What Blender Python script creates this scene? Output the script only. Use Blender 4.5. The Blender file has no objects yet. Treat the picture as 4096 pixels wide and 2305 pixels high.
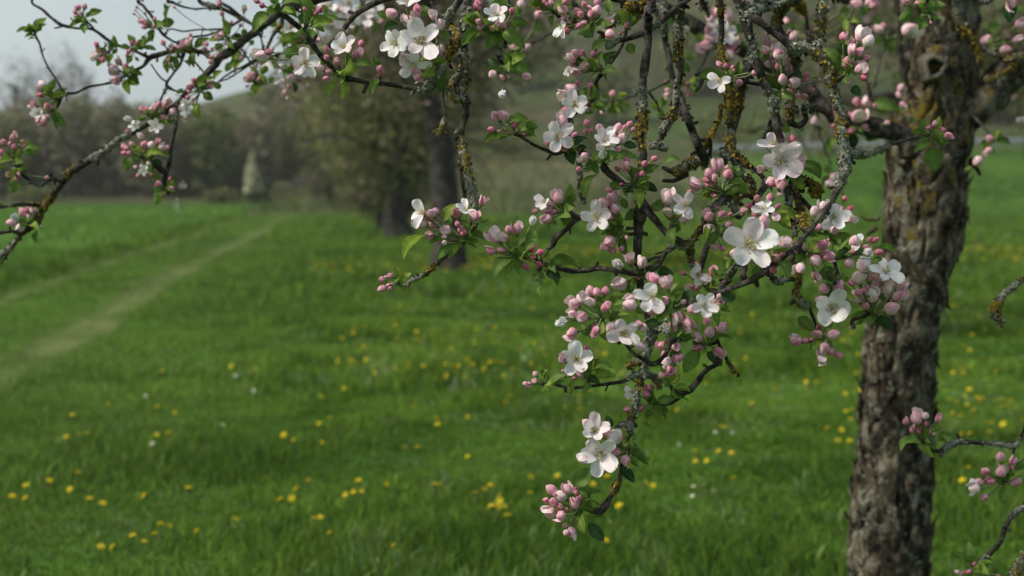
import bpy, math, random
import numpy as np
from mathutils import Vector, noise as mnoise

random.seed(7)
rng = np.random.default_rng(7)
SC = bpy.context.scene

# ------------------------------------------------------------------ camera, sky, sun, exposure
CAM_H = 1.35
cam_data = bpy.data.cameras.new("camera")
cam = bpy.data.objects.new("camera", cam_data)
SC.collection.objects.link(cam)
SC.camera = cam
cam_data.lens = 50
cam_data.sensor_width = 36
cam_data.clip_start = 0.05
cam_data.clip_end = 3000
cam_data.dof.use_dof = True
cam_data.dof.focus_distance = 2.0
cam_data.dof.aperture_fstop = 4.6
F = 50 / 36 * 4096                    # focal length in photograph pixels
HORIZON = 740.0
TH = math.atan((1152.5 - HORIZON) / F)
cam.location = (0, 0, CAM_H)
cam.rotation_euler = (math.radians(90) - TH, 0, 0)
FWD = np.array((0, math.cos(TH), -math.sin(TH)))
UPV = np.array((0, math.sin(TH), math.cos(TH)))
RIGHT = np.array((1.0, 0, 0))
CAM = np.array((0, 0, CAM_H))


def at(x, y, d):
    """photograph pixel and distance -> the point in the world where that thing stands"""
    return CAM + d * FWD + d * (x - 2048) / F * RIGHT + d * (1152.5 - y) / F * UPV


def on_ground(x, y, z=0.0):
    v = FWD + (x - 2048) / F * RIGHT + (1152.5 - y) / F * UPV
    t = (z - CAM_H) / v[2]
    return CAM + t * v


SUN_EL, SUN_AZ = math.radians(48), math.radians(-105)   # azimuth from +Y, clockwise: behind-left of the camera
world = bpy.data.worlds.new("World")
SC.world = world
world.use_nodes = True
nt = world.node_tree
bg = nt.nodes["Background"]
sky = nt.nodes.new("ShaderNodeTexSky")
sky.sky_type = 'NISHITA'
sky.sun_disc = False
sky.sun_elevation = SUN_EL
sky.sun_rotation = SUN_AZ
sky.dust_density = 3
tc = nt.nodes.new("ShaderNodeTexCoord")
mp = nt.nodes.new("ShaderNodeMapping")
mp.inputs["Scale"].default_value = (1, 1, 3.2)
nz = nt.nodes.new("ShaderNodeTexNoise")
nz.inputs["Scale"].default_value = 2.3
nz.inputs["Detail"].default_value = 5
nz.inputs["Roughness"].default_value = 0.5
rp = nt.nodes.new("ShaderNodeValToRGB")
rp.color_ramp.elements[0].position = 0.33
rp.color_ramp.elements[0].color = (1.6, 2.1, 2.4, 1)
rp.color_ramp.elements[1].position = 0.68
rp.color_ramp.elements[1].color = (2.95, 3.35, 3.45, 1)
mx = nt.nodes.new("ShaderNodeMix")
mx.data_type = 'RGBA'
mx.inputs["Factor"].default_value = 0.86
nt.links.new(tc.outputs["Generated"], mp.inputs["Vector"])
nt.links.new(mp.outputs["Vector"], nz.inputs["Vector"])
nt.links.new(nz.outputs["Fac"], rp.inputs["Fac"])
nt.links.new(sky.outputs["Color"], mx.inputs["A"])
nt.links.new(rp.outputs["Color"], mx.inputs["B"])
nt.links.new(mx.outputs["Result"], bg.inputs["Color"])
bg.inputs["Strength"].default_value = 0.12

sun_data = bpy.data.lights.new("sun", 'SUN')
sun_data.energy = 2.6
sun_data.angle = math.radians(12)
sun_data.color = (1.0, 0.93, 0.82)
sun = bpy.data.objects.new("sun", sun_data)
SC.collection.objects.link(sun)
sd = Vector((math.sin(SUN_AZ) * math.cos(SUN_EL), math.cos(SUN_AZ) * math.cos(SUN_EL), math.sin(SUN_EL)))
sun.rotation_euler = sd.to_track_quat('Z', 'Y').to_euler()
sun.location = (-10, -5, 20)

SC.view_settings.view_transform = 'Standard'
SC.view_settings.look = 'None'
SC.view_settings.exposure = 0.84
SC.view_settings.gamma = 1
SC.cycles.use_denoising = True
SC.cycles.max_bounces = 6
SC.cycles.transparent_max_bounces = 4

# ------------------------------------------------------------------ object helpers
COL = SC.collection
WLOC = {}


def link(o, parent=None, loc=(0, 0, 0)):
    COL.objects.link(o)
    loc = np.array(loc, float)
    WLOC[o.name] = loc
    if parent is not None:
        o.parent = parent
        o.location = tuple(loc - WLOC[parent.name])
    else:
        o.location = tuple(loc)
    return o


def tag(o, label=None, cat=None, group=None, kind=None):
    for k, v in (("label", label), ("category", cat), ("group", group), ("kind", kind)):
        if v:
            o[k] = v
    return o


def empty(name, loc):
    return link(bpy.data.objects.new(name, None), None, loc)


class MB:
    """collects vertices, faces, colours and lichen weights of ONE mesh object"""
    def __init__(self):
        self.v, self.f, self.m, self.c, self.l = [], [], [], [], []
        self.n = 0

    def add(self, verts, faces, col=(1, 1, 1), mat=0, lich=None):
        verts = np.asarray(verts, float).reshape(-1, 3)
        k = len(verts)
        self.v.append(verts)
        col = np.asarray(col, float)
        if col.ndim == 1:
            col = np.tile(col, (k, 1))
        self.c.append(col)
        if lich is None:
            lich = np.zeros((k, 2))
        self.l.append(np.asarray(lich, float).reshape(-1, 2))
        b = self.n
        for q in faces:
            self.f.append(tuple(int(i) + b for i in q))
            self.m.append(mat)
        self.n += k

    def mesh(self, name, mats, smooth=True, origin=(0, 0, 0)):
        me = bpy.data.meshes.new(name)
        v = np.concatenate(self.v) - np.asarray(origin)
        me.from_pydata(v.tolist(), [], self.f)
        for mt in mats:
            me.materials.append(mt)
        me.polygons.foreach_set("material_index", np.array(self.m, dtype=np.int32))
        if smooth:
            me.polygons.foreach_set("use_smooth", np.ones(len(self.f), dtype=bool))
        c = np.concatenate(self.c)
        a = me.color_attributes.new("Col", 'FLOAT_COLOR', 'POINT')
        a.data.foreach_set("color", np.hstack([c, np.ones((len(c), 1))]).astype(np.float32).ravel())
        L = np.concatenate(self.l)
        if L.any():
            for i, nm in enumerate(("yel", "gry")):
                at_ = me.attributes.new(nm, 'FLOAT', 'POINT')
                at_.data.foreach_set("value", L[:, i].astype(np.float32))
        me.update()
        return me

    def build(self, name, mats, parent=None, loc=(0, 0, 0), smooth=True):
        return link(bpy.data.objects.new(name, self.mesh(name, mats, smooth, loc)), parent, loc)


def grid_faces(nu, nv, wrap=False):
    out = []
    for i in range(nu - 1):
        for j in range(nv - (0 if wrap else 1)):
            j2 = (j + 1) % nv
            out.append((i * nv + j, i * nv + j2, (i + 1) * nv + j2, (i + 1) * nv + j))
    return out


def norm(v):
    v = np.asarray(v, float)
    return v / max(np.linalg.norm(v), 1e-9)


def fn(p, s, o=0.0):
    return mnoise.noise(Vector((p[0] * s + o, p[1] * s + o * 1.7, p[2] * s - o)))


def catmull(P, step):
    P = np.asarray(P, float)
    out = []
    n = len(P)
    for i in range(n - 1):
        p0, p1, p2, p3 = P[max(i - 1, 0)], P[i], P[i + 1], P[min(i + 2, n - 1)]
        k = max(1, int(round(np.linalg.norm(p2[:3] - p1[:3]) / step)))
        for t in np.linspace(0, 1, k, endpoint=False):
            a = 0.5 * (2 * p1 + (p2 - p0) * t + (2 * p0 - 5 * p1 + 4 * p2 - p3) * t * t + (3 * p1 - p0 - 3 * p2 + p3) * t ** 3)
            lin = p1 * (1 - t) + p2 * t
            a = a * 0.75 + lin * 0.25
            a[3:] = lin[3:]
            out.append(a)
    out.append(P[-1])
    return np.array(out)


def tube(mb, pts, rad, seg=8, col=(1, 1, 1), mat=0, bump=0.0, bs=60.0, lich=None, cap=True):
    """tapered tube along pts; bump = relative roughness of its outline"""
    pts = np.asarray(pts, float)
    n = len(pts)
    rad = np.broadcast_to(np.asarray(rad, float), (n,))
    T = np.gradient(pts, axis=0)
    T /= np.maximum(np.linalg.norm(T, axis=1, keepdims=True), 1e-9)
    u = norm(np.cross(T[0], (0.3, 0.9, 0.2)))
    V = np.zeros((n, seg, 3))
    th = np.linspace(0, 2 * math.pi, seg, endpoint=False)
    for i in range(n):
        u = norm(u - T[i] * np.dot(u, T[i]))
        w = np.cross(T[i], u)
        dirs = np.outer(np.cos(th), u) + np.outer(np.sin(th), w)
        r = np.full(seg, rad[i])
        if bump:
            for j in range(seg):
                p = pts[i] + dirs[j] * rad[i]
                r[j] *= 1 + bump * (fn(p, bs) * 1.3 + 0.6 * fn(p, bs * 2.6, 5))
        V[i] = pts[i] + dirs * r[:, None]
    faces = grid_faces(n, seg, True)
    verts = V.reshape(-1, 3)
    L = None if lich is None else np.repeat(np.asarray(lich), seg, axis=0)
    if cap:
        k = n * seg
        verts = np.vstack([verts, pts[0] - T[0] * rad[0] * 0.5, pts[-1] + T[-1] * rad[-1] * 0.7])
        for j in range(seg):
            faces.append((k, (j + 1) % seg, j))
            faces.append((k + 1, (n - 1) * seg + j, (n - 1) * seg + (j + 1) % seg))
        if L is not None:
            L = np.vstack([L, L[:1], L[-1:]])
    mb.add(verts, faces, col, mat, L)


# ------------------------------------------------------------------ materials
def new_mat(name):
    m = bpy.data.materials.new(name)
    m.use_nodes = True
    return m, m.node_tree, m.node_tree.nodes["Principled BSDF"]


def N(t, typ, **kw):
    n = t.nodes.new(typ)
    for k, v in kw.items():
        if k in n.inputs:
            n.inputs[k].default_value = v
        else:
            setattr(n, k, v)
    return n


def mixc(t, fac, a, b, blend='MIX'):
    m = t.nodes.new("ShaderNodeMix")
    m.data_type = 'RGBA'
    m.blend_type = blend
    for s, v in (("Factor", fac), ("A", a), ("B", b)):
        if isinstance(v, bpy.types.NodeSocket):
            t.links.new(v, m.inputs[s])
        elif s == "Factor":
            m.inputs[s].default_value = v
        else:
            m.inputs[s].default_value = (*v, 1)
    return m.outputs["Result"]


def ramp(t, src, stops):
    r = t.nodes.new("ShaderNodeValToRGB")
    el = r.color_ramp.elements
    while len(el) < len(stops):
        el.new(0.5)
    for e, (p, c) in zip(el, stops):
        e.position = p
        e.color = (*c, 1) if isinstance(c, tuple) else (c, c, c, 1)
    t.links.new(src, r.inputs["Fac"])
    return r.outputs["Color"]


def noise_tex(t, scale, detail=4, rough=0.55, coord="Object", stretch=None, dist=0.0):
    c = t.nodes.new("ShaderNodeTexCoord")
    n = N(t, "ShaderNodeTexNoise", Scale=scale, Detail=detail, Roughness=rough, Distortion=dist)
    if stretch:
        m = N(t, "ShaderNodeMapping", Scale=stretch)
        t.links.new(c.outputs[coord], m.inputs["Vector"])
        t.links.new(m.outputs["Vector"], n.inputs["Vector"])
    else:
        t.links.new(c.outputs[coord], n.inputs["Vector"])
    return n.outputs["Fac"]


def bump_to(t, bsdf, height, strength, dist):
    b = N(t, "ShaderNodeBump", Strength=strength, Distance=dist)
    t.links.new(height, b.inputs["Height"])
    t.links.new(b.outputs["Normal"], bsdf.inputs["Normal"])


def thin_mat(name, rough, trans, spec=0.3, nscale=0, namp=0.0, vein=False, coat=0.0):
    """petals and leaves: vertex colour, a little light comes through"""
    m, t, b = new_mat(name)
    a = N(t, "ShaderNodeAttribute", attribute_name="Col")
    c = a.outputs["Color"]
    if nscale:
        f = noise_tex(t, nscale, 3)
        c = mixc(t, 1.0, c, ramp(t, f, [(0.3, 1 - namp), (0.7, 1 + namp * 0.6)]), 'MULTIPLY')
    t.links.new(c, b.inputs["Base Color"])
    b.inputs["Roughness"].default_value = rough
    b.inputs["Specular IOR Level"].default_value = spec
    tr = N(t, "ShaderNodeBsdfTranslucent")
    t.links.new(c, tr.inputs["Color"])
    ms = N(t, "ShaderNodeMixShader", Fac=trans)
    t.links.new(b.outputs["BSDF"], ms.inputs[1])
    t.links.new(tr.outputs["BSDF"], ms.inputs[2])
    t.links.new(ms.outputs[0], t.nodes["Material Output"].inputs["Surface"])
    return m


M_PETAL = thin_mat("petal", 0.6, 0.3, 0.2, 260, 0.10)
M_BUD = thin_mat("bud_petal", 0.75, 0.15, 0.12, 300, 0.25)
M_LEAF = thin_mat("leaf_blade", 0.55, 0.42, 0.2, 120, 0.22)
M_STEM = thin_mat("green_stem", 0.6, 0.08, 0.25, 200, 0.15)
M_ANTHER = thin_mat("anther", 0.7, 0.1, 0.2)
M_GRASS = thin_mat("grass_blade", 0.8, 0.4, 0.04)
M_FAR = thin_mat("distant_foliage", 0.75, 0.4, 0.1)
M_DAND = thin_mat("dandelion_flower", 0.7, 0.2, 0.15)


def bark_mat(name, dark, mid, light, scale, disp, base_grey=0.0, base_yel=0.0, stretch=None, gain=0.24):
    m, t, b = new_mat(name)
    n1 = noise_tex(t, scale, 6, 0.65, stretch=stretch, dist=0.4)
    n2 = noise_tex(t, scale * 4.5, 5, 0.7)
    c = ramp(t, n1, [(0.36, dark), (0.5, mid), (0.68, light)])
    c = mixc(t, 0.75, c, ramp(t, n2, [(0.3, 0.35), (0.7, 1.35)]), 'MULTIPLY')
    ag = N(t, "ShaderNodeAttribute", attribute_name="gry").outputs["Fac"]
    ay = N(t, "ShaderNodeAttribute", attribute_name="yel").outputs["Fac"]

    def cover(attr, base, sc, off):
        f = noise_tex(t, sc, 6, 0.72, stretch=(1, 1 + off, 1))
        s = N(t, "ShaderNodeMath", operation='ADD')
        t.links.new(f, s.inputs[0])
        k = N(t, "ShaderNodeMath", operation='MULTIPLY_ADD')
        t.links.new(attr, k.inputs[0])
        k.inputs[1].default_value = gain
        k.inputs[2].default_value = base
        t.links.new(k.outputs[0], s.inputs[1])
        return ramp(t, s.outputs[0], [(0.72, 0.0), (0.80, 1.0)])
    fine = noise_tex(t, 900, 3, 0.7)
    gcol = mixc(t, fine, (0.09, 0.095, 0.07), (0.36, 0.37, 0.29))
    ycol = mixc(t, fine, (0.075, 0.058, 0.012), (0.27, 0.20, 0.035))
    c = mixc(t, cover(ag, base_grey, scale * 1.6, 0.1), c, gcol)
    c = mixc(t, cover(ay, base_yel, scale * 1.3, 0.3), c, ycol)
    t.links.new(c, b.inputs["Base Color"])
    b.inputs["Roughness"].default_value = 0.9
    b.inputs["Specular IOR Level"].default_value = 0.15
    h = N(t, "ShaderNodeMath", operation='ADD')
    t.links.new(n1, h.inputs[0])
    t.links.new(n2, h.inputs[1])
    bump_to(t, b, h.outputs[0], 0.9, disp)
    return m


M_TWIG = bark_mat("twig_bark", (0.018, 0.015, 0.012), (0.055, 0.046, 0.038), (0.16, 0.14, 0.12), 70, 0.004, 0.10, 0.02)
M_TRUNK = bark_mat("old_trunk_bark", (0.010, 0.009, 0.007), (0.064, 0.052, 0.036), (0.32, 0.275, 0.205), 23, 0.014, 0.11, 0.11, (1, 1, 0.6))
M_LICHEN = thin_mat("lichen_flake", 0.95, 0.0, 0.05, 700, 0.35)
M_FARBARK = bark_mat("distant_bark", (0.02, 0.018, 0.015), (0.05, 0.045, 0.038), (0.11, 0.10, 0.09), 5, 0.02, 0.1, 0.0)

# ------------------------------------------------------------------ the ground
def smooth(a, b, x):
    t = np.clip((np.asarray(x, float) - a) / (b - a), 0, 1)
    return t * t * (3 - 2 * t)


def vnoise(x, y, s, seed=0):
    """cheap smooth value noise on arrays, 0..1"""
    x = np.asarray(x, float) * s + 37.2 + seed * 17.3
    y = np.asarray(y, float) * s + 11.7 + seed * 5.9
    xi, yi = np.floor(x).astype(np.int64), np.floor(y).astype(np.int64)
    fx, fy = x - xi, y - yi
    fx, fy = fx * fx * (3 - 2 * fx), fy * fy * (3 - 2 * fy)

    def hsh(a, b):
        h = (a * 374761393 + b * 668265263 + seed * 97531) & 0xffffffff
        h = ((h ^ (h >> 13)) * 1274126177) & 0xffffffff
        return ((h ^ (h >> 16)) & 0xffff) / 65535.0
    return (hsh(xi, yi) * (1 - fx) * (1 - fy) + hsh(xi + 1, yi) * fx * (1 - fy)
            + hsh(xi, yi + 1) * (1 - fx) * fy + hsh(xi + 1, yi + 1) * fx * fy)


def fbm(x, y, s, seed=0, o=3):
    a, t, w = 0.0, 0.0, 1.0
    for i in range(o):
        a = a + w * vnoise(x, y, s * 2.1 ** i, seed + i * 3)
        t += w
        w *= 0.55
    return a / t


RUT_A = [(-3.2, 3.0), (-3.45, 7.0), (-3.75, 10.3), (-4.15, 14.0), (-4.94, 19.7), (-6.3, 32.0), (-8.7, 52.0), (-11.3, 76.0), (-13.5, 92.0)]
RUT_B = [(-4.6, 3.0), (-4.95, 7.0), (-5.3, 10.3), (-5.75, 14.0), (-6.5, 19.7), (-7.95, 32.0), (-10.2, 52.0), (-12.6, 76.0), (-14.6, 92.0)]


def rut_x(rut, y):
    return np.interp(y, [p[1] for p in rut], [p[0] for p in rut])


def bank(x, y):
    ramp_x = smooth(-15, -5, x)
    return ramp_x * smooth(63, 78, y) * (2.55 + 0.022 * np.clip(x, -5, 60))


def height(x, y):
    x, y = np.asarray(x, float), np.asarray(y, float)
    h = 0.10 * (fbm(x, y, 0.35, 1) - 0.5) * smooth(3, 12, y) + 0.05 * (fbm(x, y, 1.3, 2) - 0.5)
    ra = np.minimum(np.abs(x - rut_x(RUT_A, y)), np.abs(x - rut_x(RUT_B, y)))
    h = h - 0.05 * np.exp(-(ra / 0.28) ** 2) * (y < 90)
    h = h + bank(x, y)
    H = np.clip(14 + (x + 55) * 0.36, 0, 75) * smooth(-110, -60, x)
    h = h + H * smooth(92, 270, y) + 3 * (fbm(x, y, 0.02, 5) - 0.5) * smooth(95, 200, y)
    return h


def sheet(name, xs, ys, colfn, mat):
    X, Y = np.meshgrid(xs, ys)
    Z = height(X, Y)
    v = np.stack([X, Y, Z], -1).reshape(-1, 3)
    nx, ny = len(xs), len(ys)
    idx = np.arange(nx * ny).reshape(ny, nx)
    fc = np.stack([idx[:-1, :-1], idx[:-1, 1:], idx[1:, 1:], idx[1:, :-1]], -1).reshape(-1, 4)
    return raw_mesh(name, v, fc, colfn(X, Y).reshape(-1, 3), mat)


def raw_mesh(name, v, quads, col, mat, smooth_=True):
    me = bpy.data.meshes.new(name)
    me.vertices.add(len(v))
    me.vertices.foreach_set("co", v.astype(np.float32).ravel())
    k = quads.shape[1]
    me.loops.add(quads.size)
    me.loops.foreach_set("vertex_index", quads.astype(np.int32).ravel())
    me.polygons.add(len(quads))
    me.polygons.foreach_set("loop_start", np.arange(0, quads.size, k, dtype=np.int32))
    if smooth_:
        me.polygons.foreach_set("use_smooth", np.ones(len(quads), dtype=bool))
    me.materials.append(mat)
    a = me.color_attributes.new("Col", 'FLOAT_COLOR', 'POINT')
    a.data.foreach_set("color", np.hstack([col, np.ones((len(col), 1))]).astype(np.float32).ravel())
    me.update(calc_edges=True)
    me.validate()
    return link(bpy.data.objects.new(name, me))


def lerp(a, b, t):
    t = np.asarray(t)[..., None]
    return np.asarray(a) * (1 - t) + np.asarray(b) * t


def dryness(x, y):
    """how far the sward is dry reeds instead of grass: the bank left of the leaning trunk"""
    d = smooth(61, 66, y) * smooth(-16, -9, x) * (1 - smooth(7, 17, x + 6 * (vnoise(x, y, 0.1, 9) - 0.5)))
    return d


def meadow_col(x, y):
    p = fbm(x, y, 0.5, 11)
    q = fbm(x, y, 0.09, 12)
    c = lerp((0.018, 0.050, 0.005), (0.055, 0.120, 0.012), smooth(0.3, 0.7, p))
    c = lerp(c, (0.062, 0.125, 0.026), 0.5 * smooth(0.35, 0.7, q))
    fieldy = (1 - smooth(-0.4, 0.4, x - rut_x(RUT_B, y) + 1.3)) * 0.85
    c = lerp(c, (0.105, 0.200, 0.038), fieldy * smooth(12, 30, y))
    ra = np.abs(x - rut_x(RUT_A, y) + 0.25 * (vnoise(x, y, 0.8, 3) - 0.5))
    rb = np.abs(x - rut_x(RUT_B, y) + 0.20 * (vnoise(x, y, 0.8, 4) - 0.5))
    rr = np.exp(-(ra / 0.30) ** 4) * (0.55 + 0.6 * vnoise(x, y, 0.7, 6)) + 0.8 * np.exp(-(rb / 0.2) ** 4)
    c = lerp(c, (0.085, 0.135, 0.030), np.clip(rr, 0, 1) * 0.75)
    d = dryness(x, y)
    band = np.interp(y, [62, 66, 69, 71, 73.5, 76, 80, 95], [0, 0.35, 0.2, 0.75, 0.35, 0.9, 0.5, 0.2])
    dry = lerp((0.065, 0.090, 0.030), (0.17, 0.16, 0.095), band * (0.7 + 0.5 * vnoise(x, y, 0.3, 8)))
    return lerp(c, dry, d)


def hill_col(x, y):
    p = fbm(x, y, 0.05, 21)
    q = fbm(x, y, 0.16, 22)
    c = lerp((0.040, 0.045, 0.020), (0.048, 0.072, 0.022), smooth(0.40, 0.60, p))
    c = lerp(c, (0.070, 0.062, 0.038), 0.8 * smooth(0.5, 0.68, q))
    g = np.exp(-((x + 30) / 18) ** 2) * np.exp(-((y - 170) / 50) ** 2)
    return lerp(c, (0.080, 0.100, 0.035), 0.4 * g)


def ground_mat(name, sc, amp):
    m, t, b = new_mat(name)
    a = N(t, "ShaderNodeAttribute", attribute_name="Col").outputs["Color"]
    f = noise_tex(t, sc, 5, 0.65)
    c = mixc(t, 1.0, a, ramp(t, f, [(0.25, 1 - amp), (0.75, 1 + amp)]), 'MULTIPLY')
    t.links.new(c, b.inputs["Base Color"])
    b.inputs["Roughness"].default_value = 0.95
    b.inputs["Specular IOR Level"].default_value = 0.05
    bump_to(t, b, f, 0.8, 0.08)
    return m


M_GROUND = ground_mat("meadow_ground", 6, 0.5)
M_HILL = ground_mat("hill_ground", 0.35, 0.5)
M_PATH = ground_mat("worn_path", 9, 0.45)

xs = np.concatenate([np.linspace(-220, -32, 50), np.linspace(-30, 30, 420), np.linspace(32, 220, 50)])
ys = np.concatenate([np.linspace(-25, 3, 20), 3.1 + (np.linspace(0, 1, 330) ** 1.8) * 92])
tag(sheet("meadow", xs, ys, meadow_col, M_GROUND), kind="structure")
tag(sheet("hill", np.linspace(-700, 700, 300), np.concatenate([np.linspace(ys[-1], 300, 110), np.linspace(320, 1500, 20)]), hill_col, M_HILL), kind="structure")


def rut_sheet(rut, w):
    Y = 3.2 + (np.linspace(0, 1, 500) ** 1.7) * 78
    k = 9
    rows = []
    for y in Y:
        wy = w * (0.75 + 0.6 * float(vnoise(3.3, y, 0.9, 31)))
        cx = float(rut_x(rut, y))
        rows.append([(cx + wy * (j / (k - 1) * 2 - 1) + 0.05 * float(vnoise(j * 3.1, y, 3.0, 32)), y) for j in range(k)])
    P = np.array(rows)
    Z = height(P[..., 0], P[..., 1]) + 0.004 + 0.008 * np.sin(np.linspace(0, math.pi, k))[None, :]
    v = np.dstack([P, Z]).reshape(-1, 3)
    f = np.array(grid_faces(len(Y), k))
    c = lerp((0.055, 0.095, 0.020), (0.125, 0.150, 0.050), vnoise(P[..., 0], P[..., 1], 1.1, 33) * np.sin(np.linspace(0.2, math.pi - 0.2, k))[None, :])
    tag(raw_mesh("path", v, f[:, ::-1], c.reshape(-1, 3), M_PATH), kind="structure")


rut_sheet(RUT_A, 0.26)
rut_sheet(RUT_B, 0.15)


# ------------------------------------------------------------------ grass
def blades(name, zones, colfn, hfn, wfn, mat, seed):
    r = np.random.default_rng(seed)
    VV, FF, CC = [], [], []
    base = 0
    for (y0, y1, dens, k_h, k_w) in zones:
        # sample inside the wedge the picture can see, with a margin to each side
        area_w = lambda y: 0.40 * y + 1.2
        n = int(dens * (y1 - y0) * (area_w(y0) + area_w(y1)))
        y = y1 * np.sqrt(r.random(n) * (1 - (y0 / y1) ** 2) + (y0 / y1) ** 2)
        x = (r.random(n) * 2 - 1) * area_w(y)
        h, keep = hfn(x, y, r)
        x, y, h = x[keep], y[keep], h[keep] * k_h
        n = len(x)
        w = wfn(n, r) * k_w
        z = height(x, y) - 0.005
        a = r.random(n) * 2 * math.pi
        lean = r.random(n) * 0.75 * h
        la = r.random(n) * 2 * math.pi
        sx, sy = np.cos(a) * w * 0.5, np.sin(a) * w * 0.5
        lx, ly = np.cos(la) * lean, np.sin(la) * lean
        b0 = np.stack([x - sx, y - sy, z], -1)
        b1 = np.stack([x + sx, y + sy, z], -1)
        m0 = np.stack([x - sx * .8 + lx * .3, y - sy * .8 + ly * .3, z + h * .6], -1)
        m1 = np.stack([x + sx * .8 + lx * .3, y + sy * .8 + ly * .3, z + h * .6], -1)
        t0 = np.stack([x - sx * .12 + lx, y - sy * .12 + ly, z + h * (1 - .12 * (lean / h))], -1)
        t1 = np.stack([x + sx * .12 + lx, y + sy * .12 + ly, z + h * (1 - .12 * (lean / h))], -1)
        v = np.stack([b0, b1, m0, m1, t0, t1], 1).reshape(-1, 3)
        i = base + np.arange(n) * 6
        f = np.concatenate([np.stack([i, i + 1, i + 3, i + 2], -1), np.stack([i + 2, i + 3, i + 5, i + 4], -1)])
        c = colfn(x, y, r)
        VV.append(v)
        FF.append(f)
        CC.append(np.repeat(c, 6, axis=0))
        base += n * 6
    o = raw_mesh(name, np.concatenate(VV), np.concatenate(FF), np.concatenate(CC), mat, False)
    return o


def rut_near(x, y, wa=0.30, wb=0.2):
    ra = np.abs(x - rut_x(RUT_A, y) + 0.25 * (vnoise(x, y, 0.8, 3) - 0.5))
    rb = np.abs(x - rut_x(RUT_B, y) + 0.20 * (vnoise(x, y, 0.8, 4) - 0.5))
    return np.maximum(np.exp(-(ra / wa) ** 4), np.exp(-(rb / wb) ** 4))


def grass_h(x, y, r):
    patch = fbm(x, y, 0.9, 41)
    clump = vnoise(x, y, 4.2, 43)
    h = 0.035 + 0.065 * smooth(0.30, 0.75, patch) + 0.06 * clump * smooth(0.35, 0.7, patch)
    edge = np.exp(-((x - rut_x(RUT_B, y) + 0.55) / 0.3) ** 2)
    h = h + 0.08 * edge * vnoise(x, y, 0.6, 44)
    h *= 0.6 + 0.8 * r.random(len(x))
    rn = rut_near(x, y)
    h *= 1 - 0.45 * rn
    left = x < rut_x(RUT_B, y) - 0.8
    h = np.where(left, h * 0.75, h)
    between = (x > rut_x(RUT_B, y)) & (x < rut_x(RUT_A, y) + 0.6)
    h = np.where(between, h * 0.6, h)
    keep = (r.random(len(x)) > 0.30 * rn) & (dryness(x, y) < 0.5)
    return h, keep


def grass_c(x, y, r):
    n = len(x)
    p = 0.5 * fbm(x, y, 0.8, 45) + 0.5 * fbm(x, y, 3.1, 48, 2)
    q = fbm(x, y, 0.16, 46)
    c = lerp((0.060, 0.124, 0.015), (0.172, 0.285, 0.040), smooth(0.33, 0.67, p))
    pale = (vnoise(x, y, 5.0, 61) > .72) & (r.random(n) < .30)
    c = lerp(c, (0.26, 0.34, 0.16), pale.astype(float))
    c = lerp(c, (0.085, 0.165, 0.026), 0.5 * smooth(0.4, 0.7, q))
    yel = (r.random(n) < 0.10).astype(float)
    c = lerp(c, (0.19, 0.25, 0.04), yel * 0.6)
    blue = (r.random(n) < 0.05).astype(float)
    c = lerp(c, (0.085, 0.15, 0.075), blue * 0.8)
    left = smooth(0.3, 1.2, rut_x(RUT_B, y) - 0.5 - x) * smooth(10, 25, y)
    c = lerp(c, (0.115, 0.225, 0.040), left * 0.85)
    mid = smooth(-0.2, 0.3, x - rut_x(RUT_B, y)) * (1 - smooth(0.3, 2.6, x - rut_x(RUT_A, y) + 1.2 * (vnoise(x, y, 0.5, 47) - .5)))
    c = lerp(c, (0.165, 0.265, 0.055), mid * 0.5)
    c = lerp(c, (0.200, 0.245, 0.075), rut_near(x, y, 0.29, 0.19) * 0.72 * (0.55 + 0.6 * fbm(x, y, 1.6, 63)))
    return c * (0.65 + 0.7 * r.random(n))[:, None]


g = blades("grass", [(3.6, 9, 4200, 0.60, 1.1), (9, 16, 1300, 0.8, 1.7), (16, 32, 300, 1.1, 3.2), (32, 62, 70, 1.2, 6.0), (62, 96, 26, 1.3, 9.0)],
           grass_c, grass_h, lambda n, r: 0.0035 + 0.004 * r.random(n) + 0.009 * (r.random(n) < .10), M_GRASS, 3)
tag(g, "short green spring grass covering the meadow", "grass", kind="stuff")


def dry_h(x, y, r):
    d = dryness(x, y)
    return (0.35 + 0.5 * r.random(len(x))) * (0.5 + 0.8 * vnoise(x, y, 0.25, 51)), (d > 0.4 + 0.3 * r.random(len(x)))


def dry_c(x, y, r):
    band = np.interp(y, [62, 66, 69, 71, 73.5, 76, 80, 95], [0.1, 0.35, 0.2, 0.75, 0.35, 0.95, 0.5, 0.2])
    c = lerp((0.065, 0.095, 0.030), (0.19, 0.18, 0.105), np.clip(band * (0.7 + 0.6 * vnoise(x, y, 0.3, 8)), 0, 1))
    return c * (0.7 + 0.6 * r.random(len(x)))[:, None]


g = blades("dry_reeds", [(62, 90, 22, 1.0, 1.0)], dry_c, dry_h, lambda n, r: 0.02 + 0.03 * r.random(n), M_GRASS, 5)
tag(g, "tan dry reeds and rough grass on the bank behind the meadow", "reeds", kind="stuff")


# ------------------------------------------------------------------ distant trees and shrubs
def leaf_cloud(mb, pts, size, cols, r, squash=1.0):
    """many small leaf faces at pts, each turned its own way"""
    n = len(pts)
    a = r.normal(size=(n, 3))
    a /= np.linalg.norm(a, axis=1, keepdims=True)
    b = np.cross(a, r.normal(size=(n, 3)))
    b /= np.linalg.norm(b, axis=1, keepdims=True)
    s = (size * (0.6 + 0.8 * r.random(n)))[:, None]
    q = np.stack([pts - a * s, pts + b * s * 0.55 * squash, pts + a * s, pts - b * s * 0.55 * squash], 1).reshape(-1, 3)
    mb.add(q, np.arange(4 * n).reshape(n, 4), np.repeat(cols, 4, axis=0))


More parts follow.
